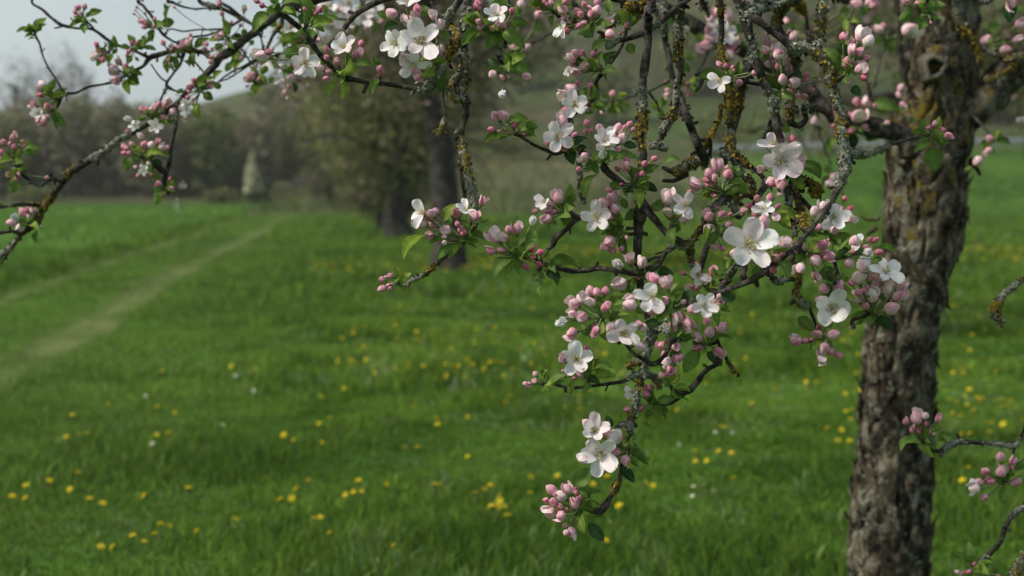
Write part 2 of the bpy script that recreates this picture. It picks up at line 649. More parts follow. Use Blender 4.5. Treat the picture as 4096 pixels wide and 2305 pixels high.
def limb_paths(r, base, top_h, spread, n_limbs, start=0.35, wob=0.12, up=0.6):
    """trunk and limbs: list of (points, radii factor)"""
    base = np.asarray(base, float)
    out = []
    for i in range(n_limbs):
        t0 = start + (1 - start) * 0.7 * i / max(n_limbs - 1, 1)
        a = i * 2.4 + r.random() * 0.9
        L = spread * (0.7 + 0.5 * r.random())
        p = base + np.array((0, 0, top_h * t0))
        d = np.array((math.cos(a), math.sin(a), up * (0.6 + 0.8 * r.random())))
        pts = [p]
        for k in range(5):
            p = p + norm(d) * L / 5 + r.normal(size=3) * wob * L / 5
            d = d + np.array((0, 0, 0.12 if up > 0.4 else -0.1))
            pts.append(p)
        out.append(np.array(pts))
    return out


def tree(name, x, y, h, trunk_r, crown_fn, cols, leaf, n_leaf, label, cat="tree", group=None, lean=(0, 0), seed=1, twigs=0, limbs=6, start=0.35, up=0.6, crown_r=None, leaf_name="crown", trunk_col=None):
    r = np.random.default_rng(seed)
    z0 = float(height(x, y)) - 0.05
    root = tag(empty(name, (x, y, z0)), label, cat, group)
    t = MB()
    k = 9
    pts = [np.array((x + lean[0] * (i / (k - 1)) ** 1.3, y + lean[1] * i / (k - 1), z0 + h * 0.72 * i / (k - 1))) for i in range(k)]
    pts = [p + np.array((r.normal() * .03 * trunk_r * 6, 0, 0)) * (0 < i < k - 1) for i, p in enumerate(pts)]
    rad = trunk_r * np.array([1.35, 1.08, 1.0, .95, .88, .75, .6, .42, .2])
    P = catmull(np.column_stack([np.array(pts), rad]), h / 30)
    tube(t, P[:, :3], P[:, 3], 10, bump=0.12, bs=3 / max(trunk_r, 0.05) * 0.4)
    cr = crown_r or h * 0.4
    tips = []
    for L in limb_paths(r, (0, 0, 0), h * 0.72, cr * 1.05, limbs, start, 0.3, up):
        f = L[0, 2] / (h * 0.72)
        bx = np.array([np.interp(f, np.linspace(0, 1, k), [p[c] for p in pts]) for c in range(3)])
        L = L - L[0] + bx
        tube(t, L, trunk_r * 0.42 * (1.15 - f) * np.linspace(1, 0.2, len(L)) + 0.01, 6)
        tips.append(L)
    t.build("trunk", [M_FARBARK], root, (x, y, z0))
    c = MB()
    allp = []
    for L in tips:
        for _ in range(twigs):
            i = r.integers(1, len(L))
            d = norm(r.normal(size=3) + np.array((0, 0, 0.5 if up > 0.4 else -0.4)))
            q = L[i] + d * cr * (0.15 + 0.45 * r.random())
            w = np.cross(d, norm(r.normal(size=3))) * 0.012 * max(h / 6, 1)
            c.add([L[i] - w, L[i] + w, q], [(0, 1, 2)], cols[0])
            allp.append(q)
    pts_l = crown_fn(r, n_leaf)
    pts_l = pts_l + np.array((x + lean[0], y + lean[1], z0))
    cl = fbm(pts_l[:, 0] * 1.0 + pts_l[:, 2] * 1.7, pts_l[:, 1] + pts_l[:, 2], 3.2 / max(cr, .5), seed)
    keep = r.random(len(pts_l)) < 0.25 + 1.5 * smooth(0.38, 0.60, cl)
    pts_l, cl = pts_l[keep], cl[keep]
    cc = np.array(cols)
    w = r.random(len(pts_l))
    pick = np.minimum((w ** 1.15 * len(cc)).astype(int), len(cc) - 1)
    colr = cc[pick] * (0.8 + 0.4 * r.random(len(pts_l)))[:, None]
    leaf_cloud(c, pts_l, leaf, colr, r)
    c.build(leaf_name, [M_FAR], root, (x, y, z0), smooth=False)
    return root


def ellipsoid(rx, ry, z0, z1, power=0.5, squeeze=0.0):
    def f(r, n):
        d = r.normal(size=(n, 3))
        d /= np.linalg.norm(d, axis=1, keepdims=True)
        q = d * (r.random(n) ** power)[:, None]
        u = (q[:, 2] + 1) / 2
        s = 1 - squeeze * u
        return np.stack([q[:, 0] * rx * s, q[:, 1] * ry * s, z0 + (z1 - z0) * u], -1)
    return f


def cone(rx, z0, z1):
    def f(r, n):
        u = 1 - np.sqrt(r.random(n))
        a = r.random(n) * 2 * math.pi
        q = rx * (1 - u) ** 0.8 * np.sqrt(r.random(n)) * (0.72 + 0.35 * np.sin(a * 3 + u * 17) * np.sin(u * 23))
        return np.stack([q * np.cos(a), q * np.sin(a), z0 + (z1 - z0) * u], -1)
    return f


BROWN = [(0.21, 0.195, 0.12), (0.23, 0.215, 0.14), (0.19, 0.185, 0.105), (0.25, 0.225, 0.165)]
GREENB = [(0.15, 0.19, 0.065), (0.18, 0.215, 0.075), (0.145, 0.165, 0.065)]
OLIVE = [(0.185, 0.19, 0.075), (0.20, 0.195, 0.09), (0.165, 0.185, 0.07), (0.185, 0.225, 0.075)]
PINKY = [(0.13, 0.13, 0.060), (0.15, 0.13, 0.080), (0.17, 0.13, 0.095), (0.14, 0.165, 0.065), (0.38, 0.29, 0.27)]


def px_x(px, d):      # px in the 2576-wide view of the photograph
    return (px - 1288) / 3578 * d


# the second and third apple trees of the row
tree("apple_tree", px_x(1128, 22.4), 22.4, 5.6, 0.235, ellipsoid(2.5, 2.5, 2.3, 6.3, 0.6), PINKY, 0.06, 14000,
     "thick grey trunk apple tree standing alone in the grass in mid meadow", "apple tree", lean=(-0.42, 0.2), seed=12, twigs=60, limbs=9, start=0.72, up=0.35, crown_r=2.6)
tree("apple_tree", px_x(1012, 36), 36, 6.0, 0.30, ellipsoid(2.5, 2.4, 0.9, 7.0, 0.8), OLIVE + [(0.22, 0.17, 0.145)], 0.095, 15000,
     "dark trunk apple tree with drooping olive crown, behind the thick grey trunk", "apple tree", lean=(-0.3, 0.2), seed=13, twigs=70, limbs=10, start=0.4, up=0.1, crown_r=2.9)
tree("apple_tree", px_x(960, 46), 46, 6.4, 0.15, ellipsoid(2.15, 2.2, 0.05, 7.2, 0.8), OLIVE + OLIVE[2:] + BROWN[:1] + [(0.22, 0.17, 0.145)], 0.12, 16000,
     "farthest apple tree of the row, olive brown crown reaching almost down to the grass", "apple tree", lean=(0.2, 0), seed=14, twigs=70, limbs=10, start=0.4, up=0.05, crown_r=2.6)
# orchard trees behind the leaning trunk: only their blurred crowns show
tree("apple_tree", px_x(2290, 12.5), 12.5, 4.6, 0.13, ellipsoid(2.3, 1.9, 1.9, 5.0, 0.6), PINKY + [(0.40, 0.25, 0.25)], 0.035, 7000,
     "apple tree hidden by the leaning trunk, its blurred pink crown showing on both sides", "apple tree", seed=15, twigs=60, limbs=9, start=0.6, up=0.3, crown_r=2.1)
tree("apple_tree", px_x(2850, 11.5), 11.5, 4.6, 0.13, ellipsoid(1.9, 1.9, 1.45, 5.0, 0.6), PINKY + [(0.40, 0.25, 0.25)], 0.035, 5200,
     "apple tree whose blurred green and pink crown fills the top right corner", "apple tree", seed=16, twigs=50, limbs=8, start=0.55, up=0.3, crown_r=1.9)

# the wood edge along the far field
ORD = ("first second third fourth fifth sixth seventh eighth ninth tenth eleventh twelfth thirteenth fourteenth fifteenth sixteenth seventeenth eighteenth "
       "nineteenth twentieth").split()
kc = {}


def ordinal(n):
    if n <= 20:
        return ORD[n - 1]
    tens = {2: "twenty", 3: "thirty", 4: "forty", 5: "fifty", 6: "sixty"}[n // 10]
    return tens + "-" + ORD[n % 10 - 1] if n % 10 else tens[:-1] + "ieth"


def nth(counter, key):
    counter[key] = counter.get(key, 0) + 1
    return ordinal(counter[key])


wood = [  # px, top px-y, kind
    (-150, 250, 0), (-90, 300, 1), (-40, 270, 0), (15, 285, 1), (60, 270, 0), (105, 262, 1), (160, 275, 0), (205, 262, 1), (250, 300, 0),
    (295, 262, 0), (345, 290, 1), (390, 268, 0), (430, 285, 1), (475, 282, 0), (520, 300, 2), (560, 292, 2), (605, 330, 2),
    (650, 290, 0), (690, 300, 1), (735, 260, 0), (775, 300, 2), (815, 310, 1)]
kindtxt = ["bare grey brown", "brown budding", "fresh green"]
cols_k = [BROWN, OLIVE + BROWN[:2], GREENB + OLIVE[:1]]
for i, (px, ty, k) in enumerate(wood):
    y = 106 + (i * 37 % 11)
    h = 1.35 + (465 - ty) / 3578 * y
    w = 2.4 + (i * 13 % 5) * 0.25
    tree("woodland_tree", px_x(px, y), y, h, 0.14, ellipsoid(w, 2.0, 0.0, h * 1.02, 0.55, 0.35), cols_k[k], 0.24, 2600,
         f"{nth(kc, k)} {kindtxt[k]} tree from the left in the low wood edge across the field", "tree", "trees of the wood edge beyond the field",
         seed=100 + i, twigs=14, limbs=8, start=0.2, crown_r=w)
# tall bare poplars above it
for i, (px, ty, w) in enumerate([(48, 165, 1.9), (150, 135, 2.6), (225, 200, 1.5), (295, 262, 1.3)]):
    y = 125.0
    h = 1.35 + (465 - ty) / 3578 * y
    lab = ["bare poplar with thin grey crown, leftmost above the wood edge", "tallest and widest bare poplar above the wood edge",
           "slim bare poplar just right of the tallest one", "short round bare poplar right of the other poplars"][i]
    tree("poplar_tree", px_x(px, y), y, h, 0.2, ellipsoid(w, 1.6, h * 0.35, h * 1.0, 0.7, 0.15), [(0.12, 0.115, 0.11), (0.15, 0.14, 0.13)], 0.12, 900,
         lab, "tree", "bare poplars above the wood edge", seed=200 + i, twigs=60, limbs=14, start=0.2, up=2.4, crown_r=w * 1.6)
# white blossoming tree and its neighbours
tree("pear_tree", px_x(637, 99), 99, 3.4, 0.09, cone(0.85, 0.75, 3.7), [(0.60, 0.61, 0.42), (0.42, 0.46, 0.27), (0.66, 0.66, 0.48), (0.25, 0.30, 0.14)], 0.15, 1300,
     "small cone shaped tree in full white blossom before the brown wood", "pear tree", seed=31, twigs=2, limbs=5, start=0.3, crown_r=0.6)


def shrub(name, px, y, w, h, cols, label, seed, n=900, leaf=0.12):
    r = np.random.default_rng(seed)
    x = px_x(px, y)
    z0 = float(height(x, y)) - 0.03
    root = tag(empty(name, (x, y, z0)), label, "shrub")
    t = MB()
    for k in range(5):
        a = k * 1.26
        tube(t, [(x, y, z0), (x + math.cos(a) * w * .25, y + math.sin(a) * w * .25, z0 + h * .45), (x + math.cos(a) * w * .5, y + math.sin(a) * w * .5, z0 + h * .8)], [0.04, 0.03, 0.012], 5)
    t.build("stem", [M_FARBARK], root, (x, y, z0))
    c = MB()
    p = ellipsoid(w, w * .8, 0.0, h, 0.5, 0.25)(r, n) + np.array((x, y, z0))
    colr = np.array(cols)[r.integers(0, len(cols), n)] * (0.65 + 0.7 * r.random(n))[:, None]
    leaf_cloud(c, p, leaf, colr, r)
    c.build("foliage", [M_FAR], root, (x, y, z0), smooth=False)


DKG = [(0.018, 0.045, 0.016), (0.030, 0.060, 0.020)]
shrub("shrub", 655, 97, 0.95, 0.85, DKG, "dark green bush under the white blossoming cone tree", 41)
shrub("shrub", 712, 98, 1.0, 1.5, BROWN + OLIVE, "brown grey bush right of the dark green bush", 42)
shrub("shrub", 770, 97, 1.2, 2.1, [(0.16, 0.15, 0.12), (0.10, 0.10, 0.07)], "pale blossoming bush at the field edge right of the brown bush", 43)
shrub("shrub", 560, 99, 1.6, 1.1, DKG + OLIVE, "low dark bush left of the white cone tree", 44)
shrub("shrub", 90, 98, 2.2, 1.3, DKG + OLIVE, "wide low dark green bush at the left end of the wood edge", 45)
shrub("shrub", 830, 68, 1.1, 2.1, [(0.14, 0.12, 0.09), (0.10, 0.095, 0.06)], "tan dry bush where the wheel track meets the wood", 46)
shrub("shrub", 905, 66, 1.2, 1.5, [(0.16, 0.145, 0.11), (0.12, 0.11, 0.07)], "pale tan bush left of the dark drooping apple tree", 47)
shrub("shrub", 1270, 84, 2.6, 2.3, OLIVE + DKG, "broad olive bush behind the reeds, right of the thick grey trunk", 48, 1500)
shrub("shrub", 1480, 88, 3.0, 2.6, DKG + GREENB, "dark green hedge bush on the bank behind the blossom branches", 49, 1500)
shrub("shrub", 1800, 90, 2.6, 3.4, DKG + OLIVE, "dark rounded bush above the guard rail, middle of the three on the bank", 50, 1500)
shrub("shrub", 2080, 92, 3.2, 3.0, DKG + BROWN, "dark brownish bush above the guard rail just left of the leaning trunk", 51, 1500)

# trees up the hillside
for i, (px, y, h, w, k) in enumerate([(700, 150, 7, 4, 0), (790, 175, 8, 5, 1), (1180, 130, 7, 4, 2), (1330, 150, 9, 5, 1), (1500, 128, 6.5, 4.4, 2), (1620, 170, 10, 6, 0),
                                      (1760, 140, 8, 5, 1), (1900, 165, 9, 6, 0), (2050, 132, 8, 5, 1), (2180, 155, 10, 6, 2), (2500, 120, 6, 5, 2), (2620, 140, 9, 6, 1)]):
    tree("hillside_tree", px_x(px, y), y, h, 0.2, ellipsoid(w * .95, w * .8, 0.0, h, 0.7, 0.2), [OLIVE + BROWN, GREENB + OLIVE, OLIVE + DKG][k], 0.30, 2000,
         f"{nth(kc, 'h%d' % k)} {['olive brown', 'green', 'dark'][k]} tree from the left on the rising hillside", "tree", "trees scattered on the hillside",
         seed=300 + i, twigs=8, limbs=7, start=0.25, crown_r=w * .55)

# guard rail on the bank
m, t_, b = new_mat("galvanised_steel")
b.inputs["Base Color"].default_value = (0.34, 0.36, 0.36, 1)
b.inputs["Metallic"].default_value = 0.3
b.inputs["Roughness"].default_value = 0.55
M_STEEL = m
xs_r = np.arange(11.0, 42.0, 1.0)


def rail_y(x):
    return 80.0 - 0.02 * (x - 11)


gr = tag(empty("guard_rail", (26, 80, float(height(26, 80)))), "long grey metal guard rail on the bank behind the leaning trunk", "guard rail")
mb = MB()
prof = [(-0.02, -0.16), (-0.02, -0.10), (-0.09, -0.06), (-0.02, 0.0), (-0.09, 0.06), (-0.02, 0.10), (-0.02, 0.16), (0.01, 0.16), (0.01, -0.16)]
rows = []
for x in xs_r:
    zc = float(height(x, rail_y(x))) + 0.62
    rows.append([(x, rail_y(x) + p[0], zc + p[1]) for p in prof])
mb.add(np.array(rows).reshape(-1, 3), grid_faces(len(xs_r), len(prof), True), (1, 1, 1))
mb.build("rail_beam", [M_STEEL], gr, (26, 80, float(height(26, 80))), smooth=False)
for x in xs_r[::2]:
    mb = MB()
    z = float(height(x, rail_y(x)))
    yy = rail_y(x) + 0.10
    p = [(x - .05, yy - .06), (x + .05, yy - .06), (x + .05, yy + .06), (x + .02, yy + .06), (x + .02, yy - .03), (x - .02, yy - .03), (x - .02, yy + .06), (x - .05, yy + .06)]
    v = [(a, c, z - .2) for a, c in p] + [(a, c, z + .78) for a, c in p]
    mb.add(v, [(j, (j + 1) % 8, 8 + (j + 1) % 8, 8 + j) for j in range(8)] + [tuple(range(8, 16))])
    mb.build("post", [M_STEEL], gr, (x, yy, z), smooth=False)
# a road behind the rail
road = []
for x in np.arange(-2, 60, 1.0):
    for y in (81.2, 83.0, 85.0):
        road.append((x, y, float(height(x, y)) + 0.05))
m, t_, b = new_mat("asphalt")
t_.links.new(ramp(t_, noise_tex(t_, 30, 4), [(0.3, (0.04, 0.04, 0.04)), (0.7, (0.065, 0.065, 0.063))]), b.inputs["Base Color"])
tag(raw_mesh("road", np.array(road), np.array(grid_faces(62, 3)), np.ones((len(road), 3)), m), kind="structure")

# ------------------------------------------------------------------ the old apple tree in blossom: builders
FR = {'A': (0, 0, .7585), 'B': (1000, 0, .7585), 'C': (1950, 0, .5517), 'D': (2650, 0, .5517), 'E': (3296, 0, .5517), 'F': (1450, 700, .4139),
      'G': (2050, 700, .5518), 'H': (2750, 700, .5518), 'I': (2050, 1300, .6207), 'J': (3296, 800, .5517), 'K': (3296, 1505, .5517),
      'L': (0, 0, .3586), 'M': (500, 0, .3586), 'N': (0, 480, .4276), 'W': (0, 0, 1.590), 'P': (0, 1300, .6931), 'Q': (1000, 1300, .6931)}

TREE_D = 3.7
PB = MB
g0 = at(3590, 2305, TREE_D)
tree_base = np.array((at(3600, 3000, TREE_D)[0], TREE_D + 0.1, float(height(1.0, TREE_D))))
apple = tag(empty("blossoming_apple_tree", tree_base),
            "old apple tree in pink and white blossom, leaning lichen covered trunk and hanging branches", "apple tree")

SAMP = []         # (x, y, depth, radius) of every branch sample in photograph pixels
LOFT = [(3770, -260, 3.75), (3500, -420, 3.3), (3200, -470, 2.8), (2800, -480, 2.35), (2400, -430, 2.1), (1900, -400, 2.1), (1400, -330, 2.35), (1050, -260, 2.6)]


def lichen_code(s):
    return (1.0 if 'y' in s else 0.0, 1.0 if 'g' in s else 0.0)


def nearest_sample(x, y):
    if not SAMP:
        return None
    a = np.array(SAMP)
    d = np.hypot(a[:, 0] - x, a[:, 1] - y) - a[:, 3] * 0.6
    i = int(np.argmin(d))
    return a[i], float(d[i])


def flakes(mb, P3, R, L, r):
    """crusty lichen lobes standing off the bark"""
    n = len(P3)
    T = np.gradient(P3, axis=0)
    out_v, out_c = [], []
    for i in range(n - 1):
        yv, gv = L[i]
        if yv + gv < 0.3:
            continue
        seg = np.linalg.norm(P3[i + 1] - P3[i])
        k = r.poisson(seg * 2 * math.pi * R[i] / (0.0021 ** 2) * 0.42 * min(1.0, max(yv, gv)))
        for _ in range(min(k, 220)):
            t = norm(T[i])
            d = norm(np.cross(t, r.normal(size=3)))
            if gv <= 0 or (yv > 0 and mnoise.noise(Vector(P3[i] * 60 + d * 1.4)) > -0.05):
                c = np.array((0.27, 0.20, 0.035)) * (0.35 + 0.9 * r.random())
            else:
                c = np.array((0.27, 0.275, 0.215)) * (0.35 + 1.0 * r.random())
            cov = mnoise.noise(Vector(P3[i] * 110 + d * 2.3))
            if cov < -0.18:
                continue
            p = P3[i] + (P3[i + 1] - P3[i]) * r.random() + d * R[i] * (0.98 + 0.30 * r.random() * (1 + cov))
            s = 0.0013 + 0.0017 * r.random()
            a = norm(np.cross(d, r.normal(size=3))) * s
            b = norm(norm(np.cross(d, a)) + d * r.normal() * 0.7) * s
            out_v += [p - a - b * .4, p + a * .2 - b, p + a + b * .4, p - a * .2 + b * 1.1 + d * s * .6]
            out_c += [c * .75, c, c * .85, c * 1.2]
    if out_v:
        m = len(out_v) // 4
        mb.add(np.array(out_v), np.arange(4 * m).reshape(m, 4), np.array(out_c), 1)


def branch(spec, depth, name="branch", flake=True, spurs=True, lk=1.0, snap=True):
    r = np.random.default_rng(len(SAMP) + 11)
    fr = None
    rows = []
    for tok in spec.split():
        if tok[0].isupper():
            fr = tok[0]
            tok = tok[1:]
        dd = depth
        if '@' in tok:
            tok, ds = tok.split('@')
            dd = float(ds)
        q = tok.split(',')
        x0, y0, s = FR[fr]
        lc = lichen_code(q[3]) if len(q) > 3 else (0, 0)
        rows.append([x0 + float(q[0]) * s, y0 + float(q[1]) * s, dd, float(q[2]) * s, *lc])
    rows = np.array(rows)
    for i in (0, -1):
        ns = nearest_sample(rows[i, 0], rows[i, 1])
        if snap and ns is not None and ns[1] < 22:
            rows[i, 2] = ns[0][2]
    if rows[0, 1] < 5 and name == "branch" and snap:       # comes down from the limbs above the picture
        j = int(np.argmin([abs(l[0] - rows[0, 0]) for l in LOFT]))
        l = LOFT[j]
        mid = [(rows[0, 0] * .7 + l[0] * .3), -160, rows[0, 2] * .8 + l[2] * .2, rows[0, 3] * 1.1, 0, 0]
        rows = np.vstack([[l[0], l[1], l[2], rows[0, 3] * 1.4, 0, 0], mid, rows])
    for i in range(len(rows) - 1):                # samples for snapping
        k = max(2, int(np.hypot(*(rows[i + 1, :2] - rows[i, :2])) / 5))
        for t in np.linspace(0, 1, k, endpoint=False):
            q = rows[i] * (1 - t) + rows[i + 1] * t
            SAMP.append((q[0], q[1], q[2], q[3]))
    SAMP.append(tuple(rows[-1, :4]))
    P = np.array([[*at(q[0], q[1], q[2]), q[3] / F * q[2], q[4], q[5]] for q in rows])
    big = P[:, 3].max()
    step = 0.0045 if big < 0.03 else 0.02
    Q = catmull(P, step)
    pts, rad, L = Q[:, :3].copy(), Q[:, 3].copy(), Q[:, 4:6] * lk
    for i in range(len(pts)):                     # crooked growth and swollen nodes
        w = min(1, i / 3, (len(pts) - 1 - i) / 3) * min(rad[i] * 0.45, 0.003)
        pts[i] += np.array((fn(pts[i], 32), fn(pts[i], 32, 9), fn(pts[i], 32, 4))) * w
        rad[i] *= 0.97 + 0.22 * max(0, fn(pts[i], 24, 3)) + 0.10 * fn(pts[i], 90, 6)
    rad = np.maximum(rad, 0.0011)
    mb = MB()
    bs = 70 if big < 0.012 else 0.9 / big
    tube(mb, pts, rad, 10 if big > 0.003 else 7, bump=0.20, bs=min(bs, 130), lich=L)
    if spurs and big < 0.03:
        i = int(r.integers(4, 12))
        while i < len(pts) - 4:
            d = norm(np.cross(pts[i + 1] - pts[i], r.normal(size=3)))
            ln = 0.003 + 0.007 * r.random()
            rr = min(rad[i] * 0.6, 0.0028)
            d = norm(d + norm(pts[i + 1] - pts[i]) * 0.5)
            p0 = pts[i] + d * rad[i] * 0.6
            tube(mb, [p0, p0 + d * ln * .5, p0 + d * ln, p0 + d * (ln + rr * 1.2)], [rr, rr * .75, rr * 1.05, rr * .5], 6, bump=.25, bs=200)
            i += int(r.integers(5, 16))
    if flake and (L.sum() > 0):
        flakes(mb, pts, rad, L, r)
    o = mb.build(name, [M_TWIG if big < 0.03 else M_TRUNK, M_LICHEN], apple, pts[0])
    return o


def frame_of(n):
    n = norm(n)
    a = norm(np.cross(n, (0.13, 0.21, 0.97) if abs(n[2]) < 0.9 else (1, 0, 0)))
    return a, np.cross(n, a), n


def petal(mb, c, a, b, n, ang, L, W, a0, a1, col_tip, col_base, r, twist=0.0):
    us = np.array([0, .12, .3, .5, .68, .82, .93, 1.0])
    vs = np.linspace(-1, 1, 6)
    ca, sa = math.cos(ang), math.sin(ang)
    d = a * ca + b * sa
    s = -a * sa + b * ca
    rho, z, prev = 0.0, 0.0, 0.0
    V, C = [], []
    ph = r.random() * 6.28
    for u in us:
        th = a0 + (a1 - a0) * u
        rho += (u - prev) * L * math.cos(th)
        z += (u - prev) * L * math.sin(th)
        prev = u
        w = W * (1.95 * (u ** 0.62) * ((1.0001 - u) ** 0.36) + 0.10 * (1 - u))
        for v in vs:
            x = v * w
            notch = -0.05 * L * (u > 0.9) * (1 - abs(v))
            zz = z + 0.34 * W * v * v * (1 - .3 * u) + 0.075 * L * math.sin(5 * u + 2.8 * v + ph) * u + twist * x
            V.append(c + d * (rho + notch) + s * x + n * zz)
            m = np.clip(u * 0.7 + 0.3 * abs(v), 0, 1)
            C.append(np.array(col_base) * (1 - m) + np.array(col_tip) * m)
    mb.add(V, grid_faces(len(us), len(vs)), np.array(C), 0)


STEMC = (0.20, 0.24, 0.10)


def pedicel(mb, p0, p1, d1, rad, mat, col=STEMC):
    """curved stalk from p0 arriving at p1 along direction d1"""
    L = np.linalg.norm(p1 - p0)
    c1 = p0 + (p1 - p0) * 0.3 + np.array((0, 0, -0.04)) * L
    c2 = p1 - d1 * L * 0.38
    t = np.linspace(0, 1, 8)[:, None]
    pts = (1 - t) ** 3 * p0 + 3 * (1 - t) ** 2 * t * c1 + 3 * (1 - t) * t * t * c2 + t ** 3 * p1
    k = len(mb.m)
    tube(mb, pts, np.linspace(rad * 0.85, rad, 8), 5, col, mat)


def sepals(mb, c, n, size, out, r, mat=1):
    a, b, n = frame_of(n)
    for k in range(5):
        an = k * 1.2566 + r.random() * .3
        d = a * math.cos(an) + b * math.sin(an)
        s = np.cross(n, d)
        tip = c + d * size * (0.55 + out) + n * size * (1.05 - out * 1.2)
        mid = c + d * size * (0.52 + 0.3 * out) + n * size * 0.42
        base = c + d * size * 0.28
        w = size * 0.26
        mb.add([base - s * w, base + s * w, mid + s * w * .9, mid - s * w * .9, tip], [(0, 1, 2, 3), (3, 2, 4)],
               np.array([(0.15, 0.19, 0.07), (0.15, 0.19, 0.07), (0.19, 0.19, 0.09), (0.19, 0.19, 0.09), (0.26, 0.13, 0.10)]), mat)


def flower(P, n, R, base, r, parent, rot=0.0, closed=0.0, npet=5, pinkness=0.3):
    mb = MB()
    a, b, n = frame_of(n)
    up = norm(UPV - n * np.dot(UPV, n)) if abs(np.dot(UPV, n)) < 0.97 else a
    a, b = up, np.cross(n, up)
    c = P - n * R * 0.28
    cup = 0.45 * r.random() ** 1.5
    for k in range(npet):
        an = rot + k * 2 * math.pi / 5 + r.normal() * 0.09
        L = R * (1.16 + 0.09 * r.normal())
        W = R * (0.325 + 0.03 * r.normal())
        pk = np.clip(pinkness + 0.25 * r.normal(), 0, 1)
        white = np.array((0.87, 0.86, 0.85)) * (1 - 0.05 * r.random())
        pink = np.array((0.80, 0.48, 0.58))
        tip = white * (1 - pk * .5) + pink * pk * .5
        bs_ = white * (1 - pk * .15) + pink * pk * .15
        if closed > 0:
            petal(mb, c, a, b, n, an, L * 1.25, W * 1.35, 0.55 + .5 * closed, 1.1 + 1.15 * closed + .15 * r.normal(), tip, bs_, r)
        else:
            petal(mb, c, a, b, n, an, L, W, 0.72 + cup + .15 * r.normal(), -0.15 + cup * 1.2 + 0.34 * r.normal(), tip, bs_, r, 0.2 * r.normal())
    # stamens
    if closed < 0.7:
        for k in range(17):
            d = norm(n + (a * r.normal() + b * r.normal()) * 0.42)
            L = R * (0.34 + 0.14 * r.random())
            q = c + d * L + n * R * .04
            w = norm(np.cross(d, FWD)) * R * 0.014
            mb.add([c - w, c + w, q + w, q - w], [(0, 1, 2, 3)], (0.66, 0.68, 0.45), 2)
            s = R * 0.05
            mb.add([q + a * s, q + b * s, q - a * s, q - b * s, q + n * s * 1.3, q - n * s],
                   [(0, 1, 4), (1, 2, 4), (2, 3, 4), (3, 0, 4), (1, 0, 5), (2, 1, 5), (3, 2, 5), (0, 3, 5)],
                   np.array((0.60, 0.47, 0.17)) * (0.7 + .5 * r.random()), 2)
    tube(mb, [c - n * R * .02, c + n * R * .03], [R * .11, R * .05], 8, (0.34, 0.38, 0.12), 2)
    sepals(mb, c - n * R * .05, n, R * 0.36, 0.35, r)
    tube(mb, [c - n * R * .28, c - n * R * .18, c - n * R * .05, c], [R * .04, R * .085, R * .10, R * .06], 7, (0.17, 0.21, 0.09), 1)
    pedicel(mb, base, c - n * R * .26, n, 0.0011, 1)
    return mb.build("flower", [M_PETAL, M_STEM, M_ANTHER], parent, P)


def bud(P, ax, rad, tint, base, r, parent):
    mb = MB()
    a, b, n = frame_of(ax)
    nr, ns = 12, 21
    L = rad * (2.25 + 0.50 * r.random())
    tint = tint + (0.22 if rad > 0.0062 else 0.10 if rad > 0.005 else 0.0) + .08 * r.normal()
    deep = np.array((0.48, 0.095, 0.165)) * (0.8 + .4 * r.random())
    midc = np.array((0.74, 0.36, 0.44))
    pale = np.array((0.84, 0.74, 0.72))
    c0 = P - n * L * 0.5
    V, C = [], []
    ph = r.random() * 6.28
    nst = int(r.integers(2, 5))
    skew = 0.35 * r.normal() * rad
    tw = 0.3 + 0.9 * r.random()

    def colour(t):
        t = min(max(t, 0), 1)
        return deep * (1 - t * 2) + midc * t * 2 if t < .5 else midc * (2 - 2 * t) + pale * (2 * t - 1)
    for i in range(nr):
        s = i / (nr - 1)
        rr = rad * 1.04 * (math.sin(math.pi * s ** 0.86) ** 0.72) * (1 - 0.10 * s) if 0 < s < 1 else 0.0
        for j in range(ns):
            th = 2 * math.pi * j / ns
            sw = ((th + ph) / (2 * math.pi) * nst + tw * s) % 1.0
            q = rr * (1 + 0.15 * (sw - 0.4) + 0.04 * math.sin(5 * th + ph + 6 * s))
            V.append(c0 + n * s * L + a * skew * s * s + (a * math.cos(th) + b * math.sin(th)) * q)
            t = tint * 0.66 + (0.36 * (1 - sw / .24) + .08 if sw < 0.24 else 0.24 * (0.6 - sw)) + 0.12 * math.sin(3 * th + ph + 3 * s) + 0.55 * max(0, 0.40 - s)
            C.append(colour(t))
    mb.add(V, grid_faces(nr, ns, True), np.array(C), 0)
    if rad > 0.0052 and r.random() < 0.55:        # an outer petal coming loose
        for k in range(1 if r.random() < .6 else 2):
            an = r.random() * 6.28
            d = a * math.cos(an) + b * math.sin(an)
            petal(mb, c0 + n * rad * .15 + d * rad * .35, a, b, n, an, L * (.95 + .15 * r.random()), rad * .95, 0.75 + .2 * r.random(), 1.55 + .35 * r.random(),
                  colour(tint * .7 + .25), colour(tint * .7 + .55), r)
    small = rad < 0.0042
    sepals(mb, c0 + n * L * .05, n, rad * (1.35 if small else 1.0), 0.12 + .25 * r.random(), r)
    tube(mb, [c0 - n * rad * .75, c0 - n * rad * .35, c0 + n * rad * .1, c0 + n * rad * .35], [rad * .14, rad * .33, rad * .46, rad * .40], 7, (0.16, 0.20, 0.085), 1)
    pedicel(mb, base, c0 - n * rad * .7, n, max(0.0009, rad * .15), 1)
    return mb.build("flower_bud", [M_BUD, M_STEM], parent, P)


